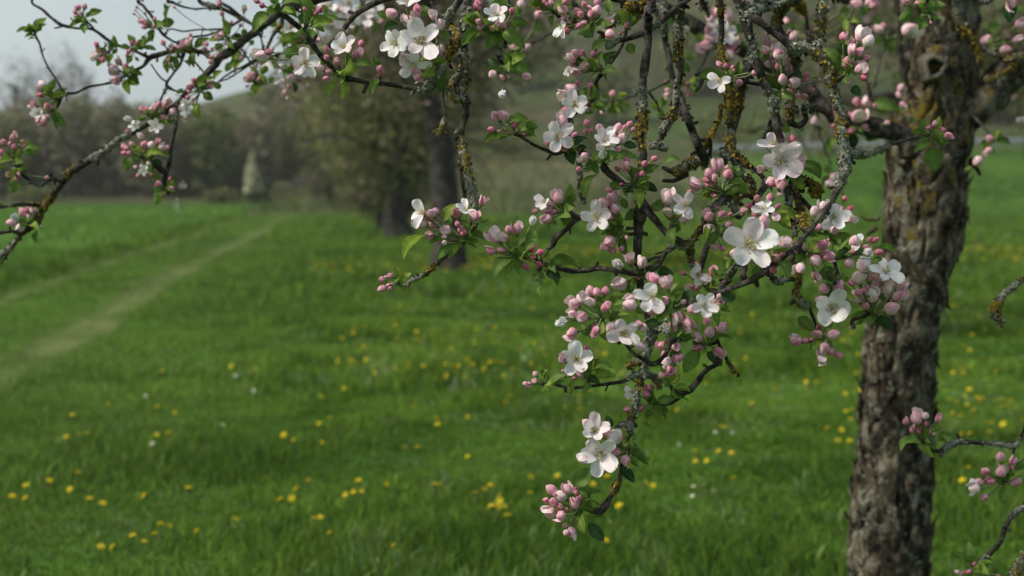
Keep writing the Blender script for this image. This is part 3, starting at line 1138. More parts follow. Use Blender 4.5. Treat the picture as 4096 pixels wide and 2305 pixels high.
def leaf(p0, p1, wap, base, r, parent, tone=0):
    """p0 leaf base, p1 tip, wap apparent width"""
    mb = MB()
    L = np.linalg.norm(p1 - p0)
    d = norm(p1 - p0)
    view = norm((p0 + p1) / 2 - CAM)
    W = max(wap, L * 0.52)
    tilt = math.acos(min(1, wap / W))
    s0 = norm(np.cross(d, view))
    nrm = norm(np.cross(s0, d))
    if np.dot(nrm, np.array((0, 0, 1.0))) < 0 and r.random() < .6:
        tilt = -tilt
    s = s0 * math.cos(tilt) + nrm * math.sin(tilt)
    n = np.cross(s, d)
    if n[2] < 0:
        n = -n
    us = np.linspace(0, 1, 15)
    vs = np.array([-1, -.55, 0, .55, 1])
    base_c = {0: (0.110, 0.19, 0.036), 1: (0.20, 0.28, 0.045), -1: (0.040, 0.085, 0.026), 2: (0.42, 0.46, 0.26)}[tone]  # the darkest tone puts the shade on a leaf into its colour
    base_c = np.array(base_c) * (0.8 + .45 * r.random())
    if tone == 0 and r.random() < .3:
        base_c = base_c * 0.5 + np.array((0.17, 0.24, 0.05)) * 0.5
    fold = 0.28 + 0.35 * r.random()
    arch = (0.10 + 0.16 * r.random()) * L
    wav = r.random() * 6
    V, C = [], []
    for i, u in enumerate(us):
        w = 0.5 * W * (math.sin(math.pi * u ** 0.80) ** 0.72 if 0 < u < 1 else 0.0)
        ser = 1 + (0.05 if i % 2 else -0.03)
        for v in vs:
            x = v * w * (ser if abs(v) > .9 else 1)
            z = fold * abs(x) + arch * (math.sin(math.pi * u) - 0.25 * u) + 0.05 * W * math.sin(9 * u + wav + 2 * v) * abs(v)
            V.append(p0 + d * u * L + s * x + n * (z - arch * .5))
            vein = 1.35 if v == 0 else (1.0 + (0.10 if i % 3 == 0 else -0.04))
            C.append(np.clip(base_c * vein, 0, 1))
    mb.add(V, grid_faces(len(us), len(vs)), np.array(C), 0)
    pedicel(mb, base, V[2] if False else np.asarray(V[2]), d, 0.0008, 1, (0.16, 0.21, 0.07))
    return mb.build("leaf", [M_LEAF, M_STEM], parent, p0)


COUNT = [0]


def cluster(spec, dz=-0.015, depth=None):
    """'frame|bx,by|items' -> a blossom cluster on its spur, with its flowers, buds and leaves"""
    COUNT[0] += 1
    r = np.random.default_rng(1000 + COUNT[0])
    fr, b, items = spec.split('|')
    x0, y0, s = FR[fr.strip()]
    bx, by = [float(v) for v in b.split(',')]
    bx, by = x0 + bx * s, y0 + by * s
    ns = nearest_sample(bx, by)
    near, dist = ns
    if depth is not None:                         # sits on the twig drawn just before it
        near = np.array(SAMP[-1])
    bd = near[2] if depth is None else depth
    B = at(bx, by, bd + dz * 0.5)
    S = at(near[0], near[1], near[2])
    mb = MB()
    L = np.linalg.norm(B - S)
    if L < 0.003:
        S = B + np.array((0, 0, 0.004))
        L = 0.004
    k = max(5, int(L / 0.004))
    t = np.linspace(0, 1, k)[:, None]
    pts = S * (1 - t) + B * t + np.sin(t * math.pi) * np.array((0, 0, -0.1)) * L
    rr = 0.0019 + 0.0009 * np.abs(np.sin(np.arange(k) * 1.7))
    rr[-1] *= 1.5
    tube(mb, pts, rr, 7, bump=0.3, bs=220)
    # green bud-scale rosette at the spur tip
    for q in range(5):
        d = norm(r.normal(size=3) + norm(B - S))
        w = norm(np.cross(d, r.normal(size=3))) * 0.0012
        mb.add([B - w, B + w, B + d * 0.006], [(0, 1, 2)], (0.12, 0.13, 0.06), 1)
    root = mb.build("blossom_cluster", [M_TWIG, M_STEM], apple, B)
    for q in range(5 if len(items) > 90 else 2):          # small young leaves round the spur tip
        d = norm(r.normal(size=3) + 0.8 * norm(B - S) + np.array((0, -.3, .1)))
        Lq = 0.016 + 0.022 * r.random()
        p0 = B + d * 0.006
        leaf(p0, p0 + d * Lq, Lq * 0.45, B, r, root, 1 if r.random() < .35 else 0)
    its = items.split(';')
    bs_ = [[float(q) for q in it.strip()[2:].split(',')] for it in its if it.strip().startswith('b ')]
    if len(bs_) >= 5:                              # small late buds packed between the larger ones
        for _ in range(3):
            i, j = r.integers(0, len(bs_), 2)
            w = r.random()
            x, y = bs_[i][0] * w + bs_[j][0] * (1 - w) + r.normal() * 14, bs_[i][1] * w + bs_[j][1] * (1 - w) + r.normal() * 14
            its.append(f"b {x:.0f},{y:.0f},{np.median([q[2] for q in bs_]) * (.65 + .3 * r.random()):.0f},{.15 + .3 * r.random():.2f}")
    for it in its:
        it = it.strip()
        if not it:
            continue
        typ, nums = it.split(' ', 1)
        v = [float(q) for q in nums.split(',')]
        dd = bd + dz
        if typ == 'b':
            x, y, rad = v[:3]
            tint = v[3] if len(v) > 3 else 0.35
            R = rad * s / F * dd * (0.84 + .08 * r.normal() * .6)
            d = dd + r.normal() * 0.010 - (0.006 if rad * s > 22 else 0)
            P = at(x0 + x * s, y0 + y * s, d)
            ax = norm(P - B)
            flat = norm(ax - FWD * np.dot(ax, FWD))
            ax = norm(flat * 1.0 - FWD * (0.25 + .5 * r.random()) + r.normal(size=3) * .12 + np.array((0, 0, .1)))
            bud(P, ax, R, tint, B, r, root)
        elif typ in ('f', 'c'):
            x, y, rad = v[:3]
            tx = v[3] if len(v) > 3 else 0.2 * r.normal()
            ty = v[4] if len(v) > 4 else 0.2 * r.normal()
            rot = math.radians(v[5]) if len(v) > 5 else r.random() * 1.2
            npet = int(v[6]) if len(v) > 6 else 5
            d = dd - 0.018 + r.normal() * .004
            P = at(x0 + x * s, y0 + y * s, d)
            n = norm(-FWD + tx * RIGHT + ty * UPV)
            R = rad * s / F * dd
            if typ == 'f':
                flower(P, n, R, B, r, root, rot, 0, npet, 0.3 + .4 * r.random())
            else:
                flower(P - n * R * 0.3, norm(norm(P - B) - FWD * .6), R * 1.15, B, r, root, rot, 0.85 + .15 * r.random(), 5, 0.35 if tx != 1 else 0.05)
        elif typ[0] == 'l':
            xa, ya, xb, yb = v[:4]
            Lp = math.hypot(xb - xa, yb - ya)
            w = v[4] if len(v) > 4 else Lp * .45
            d0 = dd + 0.008 + r.normal() * .006
            d1 = d0 + r.normal() * 0.25 * Lp * s / F * dd
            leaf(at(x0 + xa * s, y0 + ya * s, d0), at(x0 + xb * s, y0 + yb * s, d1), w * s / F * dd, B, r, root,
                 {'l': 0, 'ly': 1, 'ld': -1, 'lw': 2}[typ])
    return root

# ------------------------------------------------------------------ the leaning trunk and its big limbs
def trunk():
    rows = [('E', 860, -900, 190), ('E', 860, -500, 200), ('E', 860, -200, 208), ('E', 860, 0, 212), ('E', 827, 450, 228), ('E', 765, 900, 295), ('E', 728, 1100, 322),
            ('J', 722, 0, 322), ('J', 695, 300, 296), ('J', 612, 600, 282), ('J', 575, 900, 276), ('J', 535, 1450, 284),
            ('K', 510, 600, 281), ('K', 475, 900, 304), ('K', 492, 1450, 304), ('K', 500, 2200, 320), ('K', 505, 2900, 380), ('K', 508, 3200, 470)]
    R = []
    for f, x, y, rr in rows:
        x0, y0, s = FR[f]
        R.append([*at(x0 + (x + 40) * s, y0 + y * s, TREE_D), rr * s / F * TREE_D - 0.013])
    R = np.array(R)[::-1]
    R[:, 1] = TREE_D + 0.06 * np.linspace(0, 1, len(R))
    R[0, 2] = min(R[0, 2], -0.06)
    Q = catmull(R, 0.009)
    seg = 150
    n = len(Q)
    th = np.linspace(0, 2 * math.pi, seg, endpoint=False)
    V = np.zeros((n, seg, 3))
    Lc = np.zeros((n, seg, 2))
    for i in range(n):
        z = Q[i, 2]
        for j in range(seg):
            c, s_ = math.cos(th[j]), math.sin(th[j])
            p = Vector((c * .55, s_ * .55, z * 1.1))
            q = Vector((c * 2.6 + 3, s_ * 2.6, z * 10))
            f1 = mnoise.noise(p * 2.2)
            rid = abs(mnoise.noise(q)) * 2
            rid2 = abs(mnoise.noise(Vector((c * 6, s_ * 6 + 7, z * 22))))
            fine = mnoise.noise(Vector((c * 16, s_ * 16, z * 60)))
            groove = -0.011 * max(0.0, 1 - rid * 3.2)
            d = 0.016 * f1 + groove + 0.010 * min(rid, .7) + 0.007 * rid2 + 0.0035 * fine
            if z < 0.35:
                d += 0.05 * (0.35 - z) * max(0, math.sin(3 * th[j] + 1.0))
            V[i, j] = Q[i, :3] + np.array((c, s_, 0)) * (Q[i, 3] + d)
            top = min(max((z - 1.15) / 0.35, 0), 1)
            Lc[i, j, 0] = (0.35 + 1.0 * max(0, mnoise.noise(Vector((c * 1.2, s_ * 1.2, z * 3 + 4))))) * top
            Lc[i, j, 1] = 0.20 + 0.8 * max(0, mnoise.noise(Vector((c * 1.5 + 9, s_ * 1.5, z * 3.5))))
    mb = MB()
    mb.add(V.reshape(-1, 3), grid_faces(n, seg, True), (1, 1, 1), 0, Lc.reshape(-1, 2))
    # loose bark plates that stand off the surface
    r = np.random.default_rng(77)
    for _ in range(1100):
        i, j = int(r.integers(2, n - 3)), int(r.integers(0, seg))
        p = V[i, j]
        c, s_ = math.cos(th[j]), math.sin(th[j])
        o = np.array((c, s_, 0.0))
        t = np.array((-s_, c, 0.0))
        u = norm(np.array((r.normal() * .25, 0, 1.0)))
        a, b = 0.006 + .014 * r.random(), 0.012 + .030 * r.random()
        lift = 0.004 + .008 * r.random()
        q = [p - t * a - u * b, p + t * a - u * b * .8, p + t * a * .8 + u * b + o * lift, p - t * a * .9 + u * b * .7 + o * lift * .6, p + o * (lift * .8 + .002) ]
        L = (r.random() * .5 * (p[2] > 1.2), r.random() * .45)
        mb.add(q, [(0, 1, 4), (1, 2, 4), (2, 3, 4), (3, 0, 4)], (1, 1, 1), 0, np.tile(L, (5, 1)))
    # broken twig stubs on the trunk
    for f, pts in (('J', [(400, 130, 16), (340, 150, 11), (290, 135, 8), (268, 112, 6)]), ('J', [(900, 330, 26), (980, 312, 14), (1020, 296, 8)]),
                   ('E', [(1000, 1080, 40), (1060, 1170, 24), (1110, 1230, 18), (1132, 1272, 10)]), ('J', [(380, 200, 24), (330, 240, 14), (310, 260, 8)])):
        x0, y0, s = FR[f]
        P = catmull(np.array([[*at(x0 + a * s, y0 + b * s, TREE_D - .02), w * s / F * TREE_D] for a, b, w in pts]), .01)
        tube(mb, P[:, :3], P[:, 3], 8, bump=.25, bs=80)
    t = mb.build("trunk", [M_TRUNK], apple, tree_base)
    # knot left by a cut limb
    mb = MB()
    x0, y0, s = FR['E']
    c = at(x0 + 805 * s, y0 + 488 * s, TREE_D - 0.082)
    k = s / F * TREE_D
    nr = 28
    rings = [(112, .034), (100, .012), (88, -.001), (70, -.006), (54, -.002), (44, .014), (34, .04), (10, .05)]
    V_ = []
    for rr, dep in rings:
        for j in range(nr):
            a = 2 * math.pi * j / nr
            wob = 1 + .12 * math.sin(3 * a + 1) + .07 * math.sin(5 * a) + .04 * math.sin(9 * a + 2)
            V_.append(c + RIGHT * math.cos(a) * rr * k * .92 * wob + UPV * math.sin(a) * rr * k * wob + np.array((0, 1, 0)) * dep + RIGHT * (.002 * math.sin(7 * a)))
    hole = [(i * nr + j, i * nr + (j + 1) % nr, (i + 1) * nr + (j + 1) % nr, (i + 1) * nr + j) for i in range(len(rings) - 1) for j in range(nr)]
    cols = np.repeat(np.array([(.06, .055, .04), (.08, .075, .05), (.12, .11, .075), (.13, .11, .08), (.09, .08, .06), (.04, .035, .03), (.02, .018, .015), (.012, .01, .01)]), nr, axis=0)
    mb.add(V_, hole, cols, 0)
    mb.build("knot_hole", [M_KNOT], t, c)
    # big limbs
    for p in LOFT:
        pass
    rows = []
    branch("E1000,860,150,gy E1120,760,150,gy E1250,640,135,gy E1400,510,125,gy E1600,330,115 E1900,40,100 E2300,-500,80", TREE_D, "limb", False, False, .3)
    branch("E640,1120,90 E560,980,80 D1320,870,75 D1200,800,60 D1100,700,58 D1000,600,52 D800,480,50 D600,380,46 D450,300,50,y D260,200,52,y D120,120,52 D-60,20,50 C1000,-120,46", 3.3, "limb", False, False, .3)
    l = " ".join(f"W{a / 1.59:.0f},{b / 1.59:.0f},{w}@{d}" for (a, b, d), w in zip(LOFT, (52, 46, 40, 34, 30, 26, 24, 22)))
    branch(l, 3.0, "limb", False, False)


m, t_, b_ = new_mat("knot_wood")
t_.links.new(mixc(t_, 1.0, N(t_, "ShaderNodeAttribute", attribute_name="Col").outputs["Color"], ramp(t_, noise_tex(t_, 90, 4), [(.3, .55), (.7, 1.3)]), 'MULTIPLY'), b_.inputs["Base Color"])
b_.inputs["Roughness"].default_value = .9
bump_to(t_, b_, noise_tex(t_, 120, 4), .8, .006)
M_KNOT = m
trunk()

# ------------------------------------------------------------------ branches, traced branch by branch
BR = [
 # the big limb reaching down to the left, and what grows on it
 (2.7, "M2750,-160,60 M2150,-20,62 M1950,40,62 M1700,150,56 M1450,360,50 M1250,510,46 M1060,650,50 M960,770,40 M850,890,34 M700,1010,34 M600,1130,30 M400,1300,30 M200,1420,30 A620,745,17,g A520,820,19,g A440,870,18 A360,920,20,y A320,980,18 A240,1080,16,y A185,1180,20 A110,1230,16,y A70,1290,15,g A0,1350,15,g A-60,1440,14"),
 (2.75, "M980,650,26 M860,590,27 M730,570,25,y M600,560,25,y M480,580,28 M370,620,30 M270,650,34 M200,740,20 M100,790,16 M30,830,14 L1340,880,15 L1200,930,15 L1000,965,14 L850,1030,16 L760,1045,18 L690,1080,14 L650,1170,16 L610,1220,14 L545,1240,10"),
 (2.75, "L370,-20,14 L490,120,16 L650,260,18 L770,300,16 L900,320,14 L1040,330,18 L1200,440,18 L1290,500,18 L1400,530,16 L1550,590,18 L1680,650,24"),
 (2.75, "L1045,320,15 L1000,270,12 L955,230,11"), (2.75, "L780,290,10 L810,240,8 L790,200,9"), (2.75, "L700,290,12 L640,310,9 L605,315,7"),
 (2.75, "L720,1040,12 L680,980,10 L620,870,11 L540,760,11 L480,630,11 L445,490,14 L400,410,12 L385,360,14"),
 (2.75, "L1285,505,12 L1250,550,10 L1215,580,10"),
 (2.8, "M820,-20,20 M950,60,26,g M1100,110,24 M1200,160,22 M1300,210,20,y M1390,260,18 M1500,300,14"),
 (2.8, "M1050,-20,16 M1180,100,20 M1290,190,20 M1400,260,16"),
 (2.8, "M480,0,20 M520,20,18 M650,75,12 M780,100,11 M900,92,10 M1050,105,12"),
 (2.8, "M1295,225,16 M1200,280,16 M1100,325,14 M960,330,10 M820,330,10 M660,350,11 M520,325,9 M450,365,12"),
 (2.75, "M150,-20,16 M200,60,18 M290,170,18 M350,280,18 M430,390,18 M540,460,14 M610,485,12"),
 (2.75, "M560,480,10 M690,430,12 M820,405,12 M920,395,13 M1040,355,11 M1130,325,10"),
 (2.75, "M290,715,9 M340,790,10 M400,870,11 M465,912,10"),
 (2.75, "M655,590,26 M620,720,14 M540,820,14 M470,920,18 M460,990,18,g M430,1050,14 M390,1140,11 M340,1240,9 M330,1275,8"),
 (2.75, "M470,950,12 M550,1010,12 M650,1020,9"),
 (2.75, "M725,600,12 M790,700,12 M870,790,10 M925,850,8"),
 (2.9, "M1850,560,12 M1700,610,12 M1540,640,14 M1480,650,16 M1320,740,14 M1200,800,12 M1090,870,10 M1000,950,9"),
 (2.85, "M1500,660,12 M1380,730,12 M1250,820,10 M1150,880,10 M1060,910,9 M960,990,9"),
 (2.85, "M1545,300,10 M1520,430,10 M1540,540,16 M1500,650,16"),
 (2.9, "M1850,60,34 M1760,200,28 M1730,300,28,y M1650,400,20 M1580,540,16,y M1530,610,14"),
 (2.85, "M1290,540,10 M1350,620,12 M1400,700,10"),
 (2.95, "M1480,680,9 M1455,800,8 M1450,930,8"),
 (2.95, "M1700,600,9 M1700,740,8 M1800,790,8 M1900,820,8"),
 (2.65, "A935,545,9 A930,650,10 A905,760,10 A895,850,13 A880,900,11 A865,960,11 A890,1020,9"),
 (2.65, "N1550,490,28 N1480,450,28 N1430,410,26 N1340,360,18 N1250,300,16"),
 (2.65, "A330,955,13 A270,945,10 A210,980,10,g A160,950,9 A120,920,11 A90,880,18 A85,825,16"),
 (2.65, "A275,945,8 A265,915,7"), (2.65, "A215,1082,10,y A100,1078,9 A0,1092,9 A-50,1097,9"),
 (2.65, "A115,1235,9 A60,1220,10 A0,1230,9 A-30,1232,9"), (2.65, "A85,1275,8 A50,1320,6 A20,1370,5 A5,1395,4"),
 (2.65, "A490,825,9 A515,850,9 A518,868,6"),
 # hanging verticals left of the middle
 (2.0, "B1152,-20,20 B1140,100,22,g B1130,200,24 B1120,300,22,g B1125,400,24,y B1130,500,24,gy B1140,560,18 B1130,620,18 B1115,700,14 B1115,760,20,gy B1120,830,20,gy B1120,900,15 B1130,1000,13 B1132,1085,12"),
 (1.98, "B1122,740,20,gy B1130,800,20,gy B1142,870,23,gy B1160,960,24,g B1178,1040,20,g B1187,1110,13,g B1180,1180,20 B1165,1205,16"),
 (2.0, "B1130,380,18,g B1085,410,20,gy B1055,460,22,gy B1065,505,22,gy B1110,525,20,g"),
 (2.0, "B1100,690,10,g B1080,705,9,g"),
 (1.97, "B1125,190,20 B1080,240,22,y B1050,290,22,y B1030,340,22,g B1000,370,26,g B975,420,28,g B930,465,24,g B880,470,15 B800,455,14 B700,440,13 B620,440,13 B540,415,15 B490,403,22 B440,360,15 B370,290,15 B300,190,15 B230,120,15 B155,55,16 B130,-20,13"),
 (1.97, "B1025,335,16,g B970,312,15,g B920,290,10"),
 (1.97, "B622,440,11 B610,465,11 B598,490,12"), (1.97, "B860,472,12 B855,500,12,g"), (1.97, "B684,438,8 B683,402,8"),
 (2.0, "B1018,400,13 B1017,450,10 B1015,500,8 B1025,560,5 B1030,610,8 B1020,650,20,gy B1000,700,24,y B985,715,14,g"),
 (2.02, "B1110,-20,18 B1060,60,17,g B1035,110,20,g B1070,160,18,gy B1105,190,18,y"),
 (2.05, "B955,10,8 B985,55,9 B1025,92,9"),
 (2.1, "B850,-60,14 B650,20,16 B560,80,16 B480,170,14 B400,260,12"),
 (1.98, "F1092,440,24 F1085,510,26,y F1040,570,20,y F1000,620,20 F940,650,26,g F880,700,16 F800,790,17 F720,860,20,y F640,930,22,y F560,990,18,g F470,1020,17,g F420,1080,20,g F370,1070,16 F340,1045,14"),
 (1.98, "F1000,618,16 F1060,625,16 F1090,640,24,g F1080,665,14,g"),
 (1.95, "C150,-20,9 C155,80,10 C130,160,12 C105,230,14 C130,300,15 C130,345,16"), (1.95, "C108,235,14 C85,320,18 C85,390,18,g C90,430,18 C118,480,14"),
 # the long central hanger
 (2.0, "C1165,-20,28 C1165,80,30 C1170,200,32 C1160,300,30 C1150,400,30 C1145,480,34 C1130,560,30 C1120,650,32,g C1115,750,32,g C1120,830,40,y C1115,930,36,y C1108,1040,28,y C1125,1120,26 C1115,1180,26,y C1110,1300,24,g C1110,1400,26,g G930,140,28,g G920,220,36 G925,300,48 G910,380,34 G910,480,34 G910,560,33 G925,650,30 G920,760,30 G945,900,26 G985,1050,26 G985,1150,26,g G965,1250,26,g G955,1310,26,g I875,140,24,g I850,220,26,g I845,300,26,g I820,370,22,y I810,430,20,g I790,520,22,g I775,590,26,y I760,640,28,g I755,700,20 I750,770,18 I735,830,18 I705,890,14 I690,960,18 I680,1020,22,y I660,1060,21,y I630,1110,16 I600,1170,25 I565,1205,26 I520,1190,23 I460,1170,24 I420,1190,18"),
 (2.0, "I838,235,18,gy I785,250,24,gy I740,275,18,gy"), (2.0, "I838,310,18,g I780,325,20,g I720,360,14 I620,380,12 I500,395,11 I390,405,11 I300,390,11 I240,380,11 I195,380,13"),
 (2.0, "I335,395,7 I330,405,7 I350,435,7"), (2.02, "I850,325,16,g I900,330,20,g I930,370,18,gy I955,410,14,gy"),
 (2.0, "I745,780,16 I780,785,16,g I805,795,14,g"), (2.0, "I760,640,18,g I700,645,14,g I665,660,9"), (2.0, "I770,625,14 I800,655,14"),
 (1.9, "G630,1035,22 G680,1100,18 G770,1170,13 G870,1285,14 G940,1330,16 G1000,1370,22 G1050,1365,17 G1110,1300,15 G1140,1215,17 G1130,1130,28,g"),
 (2.0, "G1130,1125,28,g G1070,1115,26,g G1020,1175,22,g G1000,1235,16,g"), (1.97, "G1135,1130,24,g G1180,1190,16 G1240,1190,13 G1310,1180,12"),
 (1.97, "G1100,1110,18,g G1105,1070,16,g G1110,1040,10"),
 (2.05, "G1480,1160,8 G1500,1230,10 G1530,1300,13 G1600,1410,13,y G1640,1460,10,y"),
 (2.05, "G1528,1295,12 G1480,1375,18 G1430,1400,18 G1380,1440,18 I1150,410,24 I1090,430,29 I1040,430,20 I1025,475,10"),
 (2.05, "I1120,430,14 I1060,480,14 I1000,508,14 I930,505,13"),
 (1.98, "G250,658,13 G350,680,18 G450,700,19 G620,678,19 G760,695,19 G880,710,22 G1000,690,26 G1060,640,24 G1110,560,20 G1180,520,24,g G1240,510,30,gy G1300,495,34,y"),
 (1.98, "G1090,590,12 G1030,600,10 G960,635,13 G930,672,11"), (1.98, "G1130,545,12 G1080,560,9 G1035,572,9"),
 (1.98, "G445,700,12 G440,712,14"), (1.98, "G255,655,12 G200,630,10 G130,600,10 F1500,800,16"),
 (2.0, "G1275,490,26,y G1290,560,30,y G1295,610,20,y G1300,670,16,g"),
 (2.0, "G1290,495,20,y G1350,415,20,y G1400,330,20 G1460,240,24,g G1510,190,24,g G1540,150,22"),
 (1.97, "C840,1150,20 C850,1225,32 C900,1270,30 C1000,1350,22 C1080,1400,20 G840,60,20 G920,140,22 G960,230,26 G1040,330,26 G1100,400,24 G1180,470,26 G1240,510,34,y"),
 (2.0, "G375,262,14 G420,275,18 G470,312,22 G540,300,14"), (2.0, "G480,315,18 G430,360,16 G370,410,18 G310,460,24 G290,510,22 G240,550,13 G210,610,10"),
 (2.05, "C665,1080,12 C670,1180,17,g C670,1280,18,gy C675,1380,20,y G490,100,21,gy G510,160,20 G520,205,16,g"), (2.0, "C850,1170,14 C760,1130,12 C665,1085,11"),
 (2.0, "C1150,235,20 C1080,260,22 C1000,290,18 C930,300,22,g C870,345,30,g"), (2.1, "C850,-40,22 C960,0,26 C1010,50,28,y C1100,60,32,y C1155,30,24"),
 (2.2, "C1100,60,24 C1010,95,28,g C930,130,30,g C870,210,24 C800,310,16 C770,400,14"), (2.15, "C1010,200,14 C980,320,13 C900,450,13 C840,530,14 C790,580,16 C770,680,22 C760,745,22"),
 (2.15, "C770,740,18 C640,820,12 C590,860,12 C585,960,12"), (2.0, "C1180,210,26,g C1220,180,26,g C1260,160,23 C1340,90,21 C1440,10,20 C1500,-40,20"),
 (2.05, "C240,990,12 C320,1040,12 C430,1090,13 C490,1105,22 C560,1090,15 C600,1060,12"), (2.05, "C470,1108,12 C430,1160,9"), (2.05, "C245,992,11 C200,975,10"),
 (2.0, "C1070,680,16,g C1090,650,18,g C1125,640,16,g"),
 (2.7, "C1255,-20,30 C1265,120,30,g C1290,300,24 C1330,480,26 C1345,570,26 C1400,700,20 D180,850,26 D220,960,28 D270,1080,34 D310,1200,36"),
 (2.1, "C1410,-10,24 C1395,150,32,g C1385,230,34,g C1380,400,32,y C1400,520,19 C1372,700,26,g C1350,840,34,y C1290,920,34,g C1260,1000,22 C1240,1070,26,g"),
 (2.1, "C1240,1060,24,g C1180,1060,28,g"), (2.1, "C1240,1065,22,g C1300,1080,26,g"),
 (2.2, "D130,720,16 D170,830,24 D210,950,26 D270,1080,30 D305,1180,34"), (2.3, "D430,760,18,y D405,880,16,y D350,980,20,y D320,1040,22,y D290,1065,20"), (2.3, "D350,1035,14 D345,1100,14 D310,1160,12"),
 (2.2, "D290,1150,26,g D190,1200,30,gy D120,1245,34,gy D60,1240,20 D0,1215,14"), (2.2, "D180,1260,26 D80,1310,18 D0,1310,12"), (2.2, "D240,1160,20,y D170,1190,18,y"),
 # yellow lichen hangers
 (2.0, "D400,-60,24 D425,60,26,y D430,200,22 D420,380,20,y D450,470,30,y D470,560,36,gy D480,650,32,y D490,740,32,y D490,850,34,y D495,920,26 D500,1000,38,gy D500,1080,27,y D520,1180,26 D560,1230,22,g D640,1380,24,y H330,190,24,gy H345,250,26,g H380,310,22"),
 (2.2, "D650,410,26,g D600,540,36 D565,650,36,y D550,760,34,y D540,900,14 D480,1040,16 D450,1120,22,g D455,1190,18"),
 (2.0, "D510,1090,22,y D545,1140,24,y D600,1190,26,y D680,1240,18 D735,1290,15"),
 (1.98, "D560,-20,48 D590,60,44,g D620,200,38 D650,350,32,g D700,500,32 D740,620,32 D790,740,34,g D820,850,34 D850,980,30 D870,1090,14"),
 (1.95, "D590,90,34,g D680,150,28 D780,220,25 D890,300,28 D950,345,42,g D1040,350,36,g D1130,400,36,gy D1200,480,34,gy D1240,600,32,y D1265,700,30,g D1285,850,30,gy D1305,1000,34,g D1335,1150,42,g D1320,1260,40,g D1280,1340,26,g D1240,1430,22@1.9 H1090,110,24@1.85 H1040,210,22@1.82 H960,300,21@1.8 H870,420,21@1.78 H780,520,22@1.75 H680,600,25@1.75 H580,690,25@1.75 H480,760,25@1.75 H360,810,21@1.75 H220,860,18@1.75 H60,920,16@1.75 G1200,960,12@1.76"),
 (1.85, "H1020,275,14 H985,330,14 H940,440,14"), (2.0, "D500,520,22 D560,570,20 D620,600,15 D720,615,13 D820,625,16 D860,640,24"),
 (2.0, "D955,360,32,g D965,440,30,g D1000,470,24,g"), (2.05, "D960,440,22,g D975,560,16 D950,670,18,y D930,760,32,gy D935,800,24,g D1020,800,20,g D1055,780,16 D1110,790,12"),
 (2.05, "D925,790,28,y D915,850,30,gy D940,900,24"), (2.05, "D1020,800,18 D1040,860,22 D990,910,22 D940,900,20"), (2.05, "D1050,785,12 D1052,745,12,g"),
 (2.05, "D780,870,12 D770,950,16,g D710,1020,12"), (2.0, "D870,1090,22 D880,1180,22 D900,1260,22 D960,1275,22,g D1020,1380,22 H770,60,24,g H800,180,24,y H830,300,28,y H855,390,18,y"),
 (2.0, "D960,1270,22 D1080,1340,34,y D1140,1420,40,y H900,80,38,y H935,150,36,y"), (2.0, "D900,1270,22 H690,60,26 H735,170,26,g H745,280,14 H770,370,15 H787,440,13"),
 (2.0, "H748,370,11 H738,385,12"), (2.0, "H700,90,18 H760,110,18 H830,180,18 H895,250,16"), (2.0, "H705,100,24 H665,110,22"),
 (2.0, "H575,30,26,g H560,65,22 H520,130,17 H480,220,14"), (2.0, "D750,1300,20 D752,1340,20 D700,1425,17"),
 (2.02, "D620,1280,26,y D645,1350,26,y D650,1430,24,y"), (2.0, "D290,560,24 D270,630,12 D240,660,10"), (2.0, "D410,540,16 D330,510,26 D290,560,24"), (2.0, "D330,512,22 D240,545,14"),
 (2.05, "H810,500,24 H790,560,26 H765,630,34 H790,700,30,y H812,755,22,y H800,820,20,y H785,875,30,gy H830,930,34,g H880,960,28,g"),
 (2.05, "H800,760,18 H720,750,20,g H650,770,24,g H600,730,18 H540,680,14"), (2.0, "H1010,720,12 H1060,780,14"), (2.0, "H1055,560,12 H1080,680,14 H1090,750,18,g"),
 (2.1, "H380,590,18 H390,620,20 H330,690,24,g H290,760,26 H240,825,22"), (2.1, "H425,600,18 H410,680,22 H400,740,20"),
 (2.1, "G1445,340,22 G1440,450,22 G1400,560,24 G1375,640,20 G1340,760,16"),
 (2.05, "H300,165,30 H180,220,22,g H130,310,20 H110,420,18"),
 (2.1, "H1290,980,14 H1250,900,14 H1150,830,14 H1060,780,14"), (2.1, "H1350,1000,14 H1310,990,14 H1280,960,14"), (2.1, "H1195,1070,12 H1205,1110,20,g"), (2.1, "H1340,1000,12 H1200,1050,14 H1190,1085,14"),
 (2.05, "H880,960,16 H920,1060,12 H960,1150,9 H1000,1180,8"),
 (2.1, "D1170,-20,32,g D1150,200,34,gy D1130,330,32,g D1125,390,28"), (2.1, "D740,-40,30 D740,60,30,g D820,40,24,g D900,10,20,g D960,-30,18,g"),
 (2.3, "D900,-20,34 D880,50,34,gy D830,140,28,y D800,220,18"), (2.3, "D825,135,18 D870,240,14 D900,285,12"), (2.0, "D700,-20,26 D710,60,28,g D640,90,34,g"),
 (3.1, "D1030,60,14 D1045,160,13 D1060,240,14 D1078,345,13"), (3.2, "D280,-30,14 D310,60,14 D335,120,14"), (3.4, "D1190,-30,10 E170,0,15 E190,120,15 E215,220,15 E300,560,16 E335,700,16"),
 (3.3, "E520,-20,18 E545,150,18 E550,400,16 E600,600,14 E640,700,12"), (3.6, "E480,190,8 E420,400,8 E360,640,8"), (3.0, "D960,-30,20 D990,40,34,y D1030,100,22,y"),
 # right of the trunk
 (3.0, "E950,-40,28 E965,60,30,g E1000,200,34,y E1050,270,30,y E1100,330,28,y E1130,420,22,y E1140,490,12"), (3.0, "E1110,335,18 E1220,390,18,g E1320,430,18,y E1400,420,24,gy E1480,395,24,gy"),
 (3.0, "E1400,450,16 E1360,490,14,y E1300,530,18,y E1250,560,14,gy E1180,572,15,gy"),
